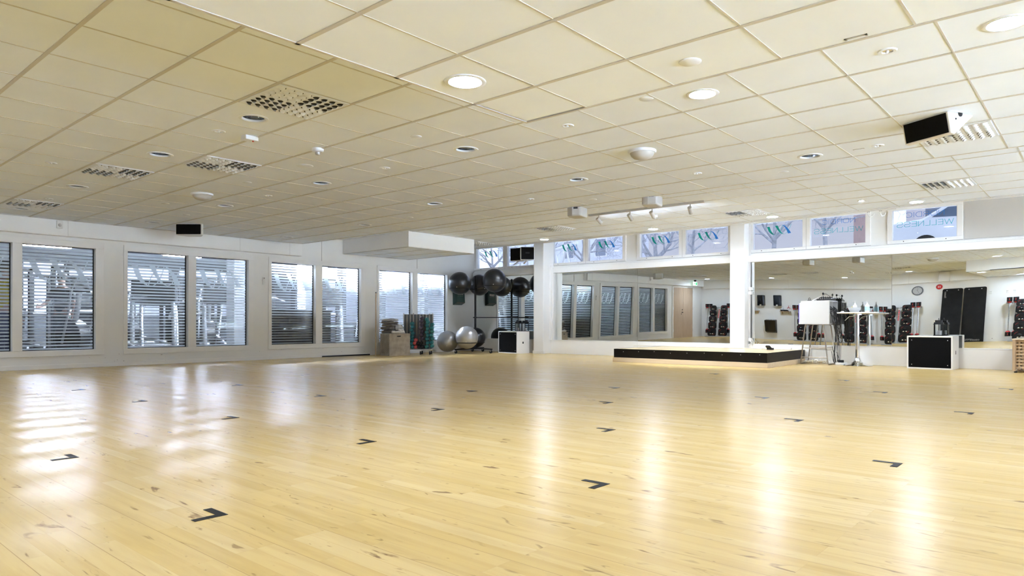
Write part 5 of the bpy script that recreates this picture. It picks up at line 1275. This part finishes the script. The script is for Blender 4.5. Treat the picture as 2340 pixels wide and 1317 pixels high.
def cross_trainer(loc, rz, lab):
    t = thing('cross_trainer', lab, 'cross trainer', loc, rz, 'cross trainers beyond the windows')
    f = MB(); f.bar((0,-.8,.06), (0,.8,.06), .12, .08); f.bar((-.3,-.8,.04), (.3,-.8,.04), .08, .06); f.bar((-.3,.8,.04), (.3,.8,.04), .08, .06); f.build('frame', M['steel'], t)
    f = MB(); f.cyl((-.12,.45,.45), (.12,.45,.45), .36, n=28); f.build('flywheel_cover', M['blackmetal'], t, smooth=40, bevel=.02)
    f = MB(); f.tube([(0,.45,.5),(0,.30,1.1),(0,.25,1.45)], .05, 10); f.build('mast', M['steel'], t, smooth=50)
    for s in (-1, 1):
        f = MB(); f.tube([(s*.24,.42,.35),(s*.27,.20,.95),(s*.28,.12,1.35),(s*.24,.02,1.62)], .022, 8); f.tube([(s*.2,.4,.3+s*.1),(s*.2,-.75,.22)], .03, 8); f.build('arm', M['greymetal'], t, smooth=50)
        f = MB(); f.box((s*.2-.07,-.45,.30+s*.03), (s*.2+.07,-.12,.33+s*.03)); f.build('pedal', M['rubber'], t)
    f = MB(); f.cbox((0,.24,1.48), (.34,.06,.28), Matrix.Rotation(R(-20), 3, 'X')); f.build('console', M['blackmetal'], t, bevel=.02)
    return t
def machine(loc, rz, lab):
    t = thing('weight_machine', lab, 'weight machine', loc, rz, 'weight machines beyond the windows')
    f = MB()
    for x in (-.5, .5): f.box((x-.04,-.5,0), (x+.04,-.42,2.05)); f.box((x-.04,.42,0), (x+.04,.5,2.05)); f.box((x-.04,-.5,0), (x+.04,.5,.07))
    f.box((-.54,-.5,1.98), (.54,-.42,2.05)); f.box((-.54,.42,1.98), (.54,.5,2.05)); f.build('frame', M['blackmetal'], t)
    f = MB(); f.box((-.3,.505,.12), (.3,.52,1.85)); f.build('shroud', M['rubber'], t)
    f = MB()
    for k in range(14): f.box((-.22,.30,.15+k*.065), (.22,.42,.15+k*.065+.055))
    f.build('weight_stack', M['rubber'], t)
    f = MB(); f.box((-.2,-.35,.45), (.2,.05,.53)); f.cbox((0,.12,.85), (.36,.07,.60), Matrix.Rotation(R(12), 3, 'X')); f.build('seat_pad', M['red' if 'red' in lab else 'blackmetal'], t, bevel=.02)
    f = MB(); f.tube([(-.45,-.2,1.35),(0,-.25,1.45),(.45,-.2,1.35)], .02, 8); f.cyl((-.45,-.45,1.0), (.45,-.45,1.0), .03); f.build('handle_bar', M['greymetal'], t, smooth=50)
    return t
GP = ['first','second','third','fourth']
def gym_at(x, y):
    u = x/y*13.0; k = min(range(4), key=lambda q: abs(u-(OUT[q][0]+OUT[q][1])/2)); return GP[k] + ' window pair'
DEP = ['close behind'] + [o + ' in line behind' for o in ORD[1:]]
spots = dict(
 tread=[(3.15,15.2,160),(5.9,15.5,165),(7.25,15.4,170),(10.0,15.3,155),(6.9,17.9,170),(5.8,20.0,175),(10.8,20.0,160)],
 cross=[(4.6,15.0,20),(11.45,15.2,-10),(3.9,17.8,30),(8.3,17.8,-15),(2.5,19.9,40),(7.4,20.1,20)],
 mach=[(1.4,15.1,10),(2.3,17.6,20),(5.35,17.7,0),(9.75,17.6,15),(11.3,17.7,-10),(-1.2,16.0,20),(.6,20.0,0),(4.2,20.0,10),(9.0,20.2,-15),(3.2,22.3,0),(5.2,22.4,10),(7.4,22.4,0),(9.6,22.4,20),(11.8,22.3,0)])
made = {}
for kind, fn_, nm in (('tread', treadmill, 'treadmill'), ('cross', cross_trainer, 'cross trainer'), ('mach', machine, 'dark weight machine')):
    seen = {}; src = None
    for x, y, a in sorted(spots[kind], key=lambda q: q[1]):
        w_ = gym_at(x, y); c_ = seen.get(w_, 0); seen[w_] = c_+1
        l = '%s %s the %s' % (nm, DEP[c_], w_)
        if src is None: src = fn_((x,y,0), R(a), l)
        else: dup(src, (x,y,0), R(a), label=l)
f = MB(); f.box((0,0,0), (1.6,.35,1.0)); f.box((0,0,1.0), (1.65,.4,1.04)); t = tag(f.build('gym_counter', M['blackmetal'], loc=(7.35,13.35,0), bevel=.01), 'dark low counter close behind the third window pair', 'counter')

def person(loc, rz, top, trouser, label, reach):
    t = thing('person', label, 'person', loc, rz)
    def skin(name, V, E_, Rd, mat, parent, root=0, sub=2):
        me = bpy.data.meshes.new(name); me.from_pydata(V, E_, []); me.materials.append(mat)
        o = bpy.data.objects.new(name, me); C.objects.link(o); o.parent = parent
        sk = o.modifiers.new('skin', 'SKIN'); sk.use_smooth_shade = True
        lay = me.skin_vertices[0].data if me.skin_vertices else None
        if lay is None: return o
        for i, r_ in enumerate(Rd): lay[i].radius = (r_ if isinstance(r_, tuple) else (r_, r_)); lay[i].use_root = (i == root)
        sb = o.modifiers.new('sub', 'SUBSURF'); sb.levels = sub; sb.render_levels = sub
        return o
    sk_ = bpy.data.materials.get('skin_tone') or pm('skin_tone', (.46,.30,.235), .5, 0, .04, 8)
    V = [(0,0,.95),(0,.01,1.12),(0,.0,1.32),(0,0,1.45),(0,.01,1.52),(0,.03,1.62),(0,.025,1.70)]
    E_ = [(0,1),(1,2),(2,3),(3,4),(4,5),(5,6)]; Rd = [(.15,.11),(.13,.095),(.16,.11),(.10,.075),(.052,.052),(.075,.09),(.065,.075)]
    for s in (-1, 1):
        k = len(V); hx = s*.10
        V += [(hx,0,.86),(s*.11,.02,.50),(s*.115,-.02,.10),(s*.12,.06,.04),(s*.125,.15,.035)]; Rd += [(.085,.085),.058,.042,(.042,.04),(.04,.03)]
        E_ += [(0,k),(k,k+1),(k+1,k+2),(k+2,k+3),(k+3,k+4)]
        k = len(V)
        if s > 0 and reach: A = [(s*.19,0,1.40),(s*.25,.10,1.16),(s*.22,.32,1.08),(s*.21,.38,1.07),(s*.20,.44,1.06)]
        else: A = [(s*.19,0,1.40),(s*.25,-.02,1.13),(s*.26,.06,.88),(s*.26,.08,.82),(s*.26,.09,.76)]
        V += A; Rd += [.052,.043,.032,(.026,.036),(.016,.036)]
        E_ += [(3,k),(k,k+1),(k+1,k+2),(k+2,k+3),(k+3,k+4)]
        base = Vector(A[3]); d = (Vector(A[4])-base).normalized(); side = Vector((s,0,0)).cross(d).normalized()
        for q in range(4):          # fingers of unequal length, slightly curled
            kk = len(V); st = Vector(A[4]) + side*(q-1.5)*.018; ln = (.060,.072,.068,.052)[q]
            V += [tuple(st+d*.02), tuple(st+d*(.02+ln*.5)), tuple(st+d*(.02+ln*.85)-Vector((s,0,0))*.02)]; Rd += [.009,.0085,.0075]; E_ += [(k+4,kk),(kk,kk+1),(kk+1,kk+2)]
        kk = len(V); st = base + side*.03; V += [tuple(st+d*.03+side*.02), tuple(st+d*.065+side*.032)]; Rd += [.010,.0085]; E_ += [(k+3,kk),(kk,kk+1)]
    skin('body', V, E_, Rd, sk_, t)
    f = MB(); f.sph((0,.125,1.635), .014, 10, (.8,1,1.2)); f.build('nose', sk_, t, smooth=60)
    for s in (-1, 1):
        f = MB(); f.sph((s*.032,.108,1.665), .011, 10); f.build('eye', M['white'], t, smooth=60)
        f = MB(); f.sph((s*.088,.02,1.65), .022, 10, (.4,.8,1.3)); f.build('ear', sk_, t, smooth=60)
    f = MB(); f.sph((0,.115,1.59), .018, 10, (1.3,.4,.35)); f.build('mouth', M['pink'], t, smooth=60)
    f = MB(); f.sph((0,-.005,1.70), .105, 20, (.92,1.05,.92)); f.build('hair', pm('dark_hair_'+label[:8], (.03,.02,.015), .6, 0, .2, 30), t, smooth=60)
    TV = [(0,0,.92),(0,.01,1.12),(0,0,1.32),(0,0,1.43)]; TE = [(0,1),(1,2),(2,3)]; TR = [(.17,.13),(.145,.112),(.178,.128),(.11,.085)]
    for s in (-1, 1):
        k = len(TV); el = (s*.25,.10,1.16) if (s > 0 and reach) else (s*.25,-.02,1.13); sh = Vector((s*.19,0,1.40)); TV += [tuple(sh), tuple(sh.lerp(Vector(el), .7))]; TR += [.066,.058]; TE += [(3,k),(k,k+1)]
    skin('shirt', TV, TE, TR, top, t, sub=2)
    LV = [(0,0,.96),(0,0,.90)]; LE = [(0,1)]; LR = [(.165,.125),(.15,.12)]
    for s in (-1, 1):
        k = len(LV); LV += [(s*.10,0,.82),(s*.11,.02,.50),(s*.115,-.02,.13)]; LR += [.098,.070,.055]; LE += [(1,k),(k,k+1),(k+1,k+2)]
    skin('trousers', LV, LE, LR, trouser, t, sub=2)
    for s in (-1, 1):
        f = MB(); f.prism(rrect(s*.12-.048,-.07,s*.12+.048,.20,.045), 0, .075); f.build('shoe', M['rubber'], t, bevel=.02)
    return t
person((3.02,13.9,0), R(-70), pm('yellow_shirt', (.60,.48,.03), .8, 0, .06, 10), pm('navy_trousers', (.03,.045,.11), .8, 0, .08, 10), 'person in a yellow top and navy trousers behind the outermost window', False)
person((4.55,16.45,0), R(130), pm('black_shirt', (.015,.02,.018), .8, 0, .1, 10), pm('dark_green_trousers', (.03,.055,.045), .8, 0, .08, 10), 'person in dark clothes holding out an arm behind the first window pair', True)

# ------------------------------------------------------------------ outside the small windows
gr = pm('street_asphalt', (.42,.43,.45), .9, 0, .1, 1.5)
b = MB(); b.box((13.9, -25, 1.9), (70, 13.3, 2.08)); b.box((17.5, 13.3, 0), (70, 60, 2.08)); struct(b.build('ground_street', gr))
b = MB(); b.box((13.6, 13.3, -.1), (17.5, 60, 0)); struct(b.build('ground_light_well', gr))
b = MB(); b.box((19.4, -6, 2.08), (22.6, 6.2, 2.42)); struct(b.build('ground_parking_slab', gr))
br = bpy.data.materials.new('red_brick'); br.use_nodes = True; nt = br.node_tree
tx = nt.nodes.new('ShaderNodeTexBrick'); tcx = nt.nodes.new('ShaderNodeTexCoord'); mpx = nt.nodes.new('ShaderNodeMapping'); mpx.inputs['Rotation'].default_value = (R(90), 0, R(90)); nt.links.new(tcx.outputs['Object'], mpx.inputs[0]); nt.links.new(mpx.outputs[0], tx.inputs['Vector'])
tx.inputs['Scale'].default_value = 3.5; tx.inputs['Color1'].default_value = (.46,.27,.22,1); tx.inputs['Color2'].default_value = (.55,.34,.28,1); tx.inputs['Mortar'].default_value = (.6,.55,.5,1)
nt.links.new(tx.outputs['Color'], nt.nodes['Principled BSDF'].inputs['Base Color'])
pane_grey = pm('street_pane', (.22,.25,.30), .2, 0, .05, 3)
def building(x, y0, y1, h, mat, label):
    t = thing('street_building', label, 'building', (x, (y0+y1)/2, 2.08), 0, None)
    w = y1-y0
    f = MB(); f.box((0,-w/2,0), (8,w/2,h)); f.build('wall', mat, t)
    f = MB(); f.box((-.2,-w/2-.2,h), (8.2,w/2+.2,h+.3)); f.build('roof', M['greymetal'], t)
    n = int(w/3)
    for i in range(n):
        for z in (1.2, 4.2, 7.0):
            if z+1.6 > h: continue
            y = -w/2 + (i+.5)*w/n; f = MB(); f.box((-.06,y-.6,z), (.0,y+.6,z+1.6)); q = f.build('window', M['white'], t)
            f = MB(); f.box((-.07,y-.5,z+.1), (-.062,y+.5,z+1.5)); f.build('pane', pane_grey, q)
    return t
building(38, 10, 22, 8.5, br, 'red brick building across the street behind the trees')
building(45, -6, 9, 10, pm('pale_render', (.80,.77,.76), .8, 0, .05, 1), 'pale rendered building across the street')
building(48, 24, 44, 9, pm('grey_render', (.66,.68,.72), .8, 0, .05, 1), 'grey building at the far end of the street')
bark = pm('grey_bark', (.48,.48,.49), .9, 0, .25, 8, bump=.3, bscale=40)
def tree(loc, h, seed, label, tr=.16):
    rd = random.Random(seed); f = MB(); g = MB()
    t = thing('bare_tree', label, 'tree', loc, rd.uniform(0, 6), 'bare street trees')
    def grow(p, d, l, r, dep, mb):
        q = p + d*l*.5 + Vector((rd.uniform(-1,1), rd.uniform(-1,1), 0))*l*.05; e = q + (d+Vector((rd.uniform(-.25,.25), rd.uniform(-.25,.25), .12))).normalized()*l*.5
        mb.tube([p, q, e], lambda u: r*(1-.35*u), 6 if dep > 2 else 4)
        if dep == 0: return
        for k in range(3 if dep > 1 else 4):
            a = d.orthogonal().normalized(); a.rotate(Matrix.Rotation(rd.uniform(0, 2*PI), 3, d)); nd = (d*rd.uniform(.55,.9) + a*rd.uniform(.55,.95)).normalized()
            grow((q if k == 2 else e), nd, l*rd.uniform(.58,.78), r*.58, dep-1, g)
    f.tube([(0,0,0),(.03,.02,h*.2),(0,-.03,h*.42)], lambda u: tr*(1.2-.35*u), 10); f.build('trunk', bark, t, smooth=60)
    for k in range(4):
        a = k*PI/2+rd.uniform(-.4,.4); grow(Vector((0,-.03,h*(.36+.02*k))), Vector((math.cos(a)*.75, math.sin(a)*.75, .65)).normalized(), h*.30, tr*.55, 4, g)
    grow(Vector((0,-.03,h*.42)), Vector((0,0,1)), h*.30, tr*.75, 4, g)
    g.build('branches', bark, t)
    return t
for x, y, h, sd, lab, tr in ((24,8.9,4.0,3,'bare tree in the small window beside the tall column',.085), (23,6.9,4.2,5,'bare tree behind the paler window with reversed lettering',.07), (27,15.3,3.6,8,'bare tree behind the third small window pair',.13), (20.5,14.6,2.6,11,'bushy bare tree behind the second small window pair, column side',.07),
                      (21,17.0,2.6,14,'bushy bare tree behind the second small window pair, pillar side',.075), (22,20.5,2.8,17,'bare tree behind the corner windows',.07), (22,11.0,3.2,20,'slim bare tree behind the small window just before the tall column',.06)):
    tree((x,y,2.08), h, sd, lab, tr)
t = thing('lattice_fence', 'white metal railing with crossing bars outside the corner windows', 'fence', (18.2,14.6,2.08), R(-35))
f = MB(); f.cyl((-.2,-4,1.25), (-.2,5,1.25), .05); f.cyl((-.2,-4,.95), (-.2,5,.95), .05)
for k in range(8):
    y = -3.6+k*1.1; f.cyl((-.2,y,.0), (-.2,y+.55,.95), .03); f.cyl((-.2,y+1.1,.0), (-.2,y+.55,.95), .03)
f.build('railing', M['white'], t, smooth=40)
# parked car
t = thing('parked_car', 'white parked car seen through the small window with reversed lettering', 'car', (21.0,2.25,2.42), R(2))
cp = pm('white_car_paint', (.72,.73,.75), .25, 0, .02, 2, coat=.5); cg = pm('car_glass', (.10,.13,.18), .06, 0, .1, 4)
prof = [(-2.15,.35),(-2.2,.65),(-2.05,.88),(-1.25,.98),(-.55,1.42),(.70,1.46),(1.45,1.02),(2.1,.95),(2.2,.6),(2.15,.35)]
f = MB(); f.prism(prof, -.86, .86, 'x'); f.build('body', cp, t, bevel=.05)
for s in (-1, 1):
    f = MB(); f.prism([(-1.05,1.0),(-.50,1.36),(.02,1.38),(.02,1.0)], s*.862, s*.868, 'x'); f.prism([(.08,1.0),(.08,1.38),(.66,1.40),(1.22,1.04)], s*.862, s*.868, 'x'); f.build('side_window', cg, t)
    for y in (-1.35, 1.35):
        f = MB(); f.cyl((s*.70,y,.30), (s*.88,y,.30), .30, n=28); w_ = f.build('wheel', M['rubber'], t, smooth=40)
        f = MB(); f.cyl((s*.881,y,.30), (s*.89,y,.30), .19, n=20); f.build('rim', M['steel'], w_, smooth=40)
    f = MB(); f.box((s*.87-.03,-.95,.80), (s*.87+.03,-.78,.83)); f.build('door_handle', M['steel'], t)
    f = MB(); f.box((s*.95-.08,-1.12,1.0), (s*.95+.08,-.98,1.12)); f.build('wing_mirror', cp, t, bevel=.02)
f = MB(); f.face([(-.75,-1.18,1.03),(.75,-1.18,1.03),(.68,-.58,1.405),(-.68,-.58,1.405)]); f.face([(-.75,1.40,1.06),(.75,1.40,1.06),(.68,.76,1.44),(-.68,.76,1.44)]); f.build('windscreen', cg, t)
f = MB()
for s in (-1, 1): f.box((s*.6-.18,2.17,.62), (s*.6+.18,2.21,.78))
f.build('tail_lamp', M['red'], t)
f = MB()
for s in (-1, 1): f.box((s*.6-.2,-2.21,.6), (s*.6+.2,-2.14,.74))
f.build('headlamp', M['chrome'], t)
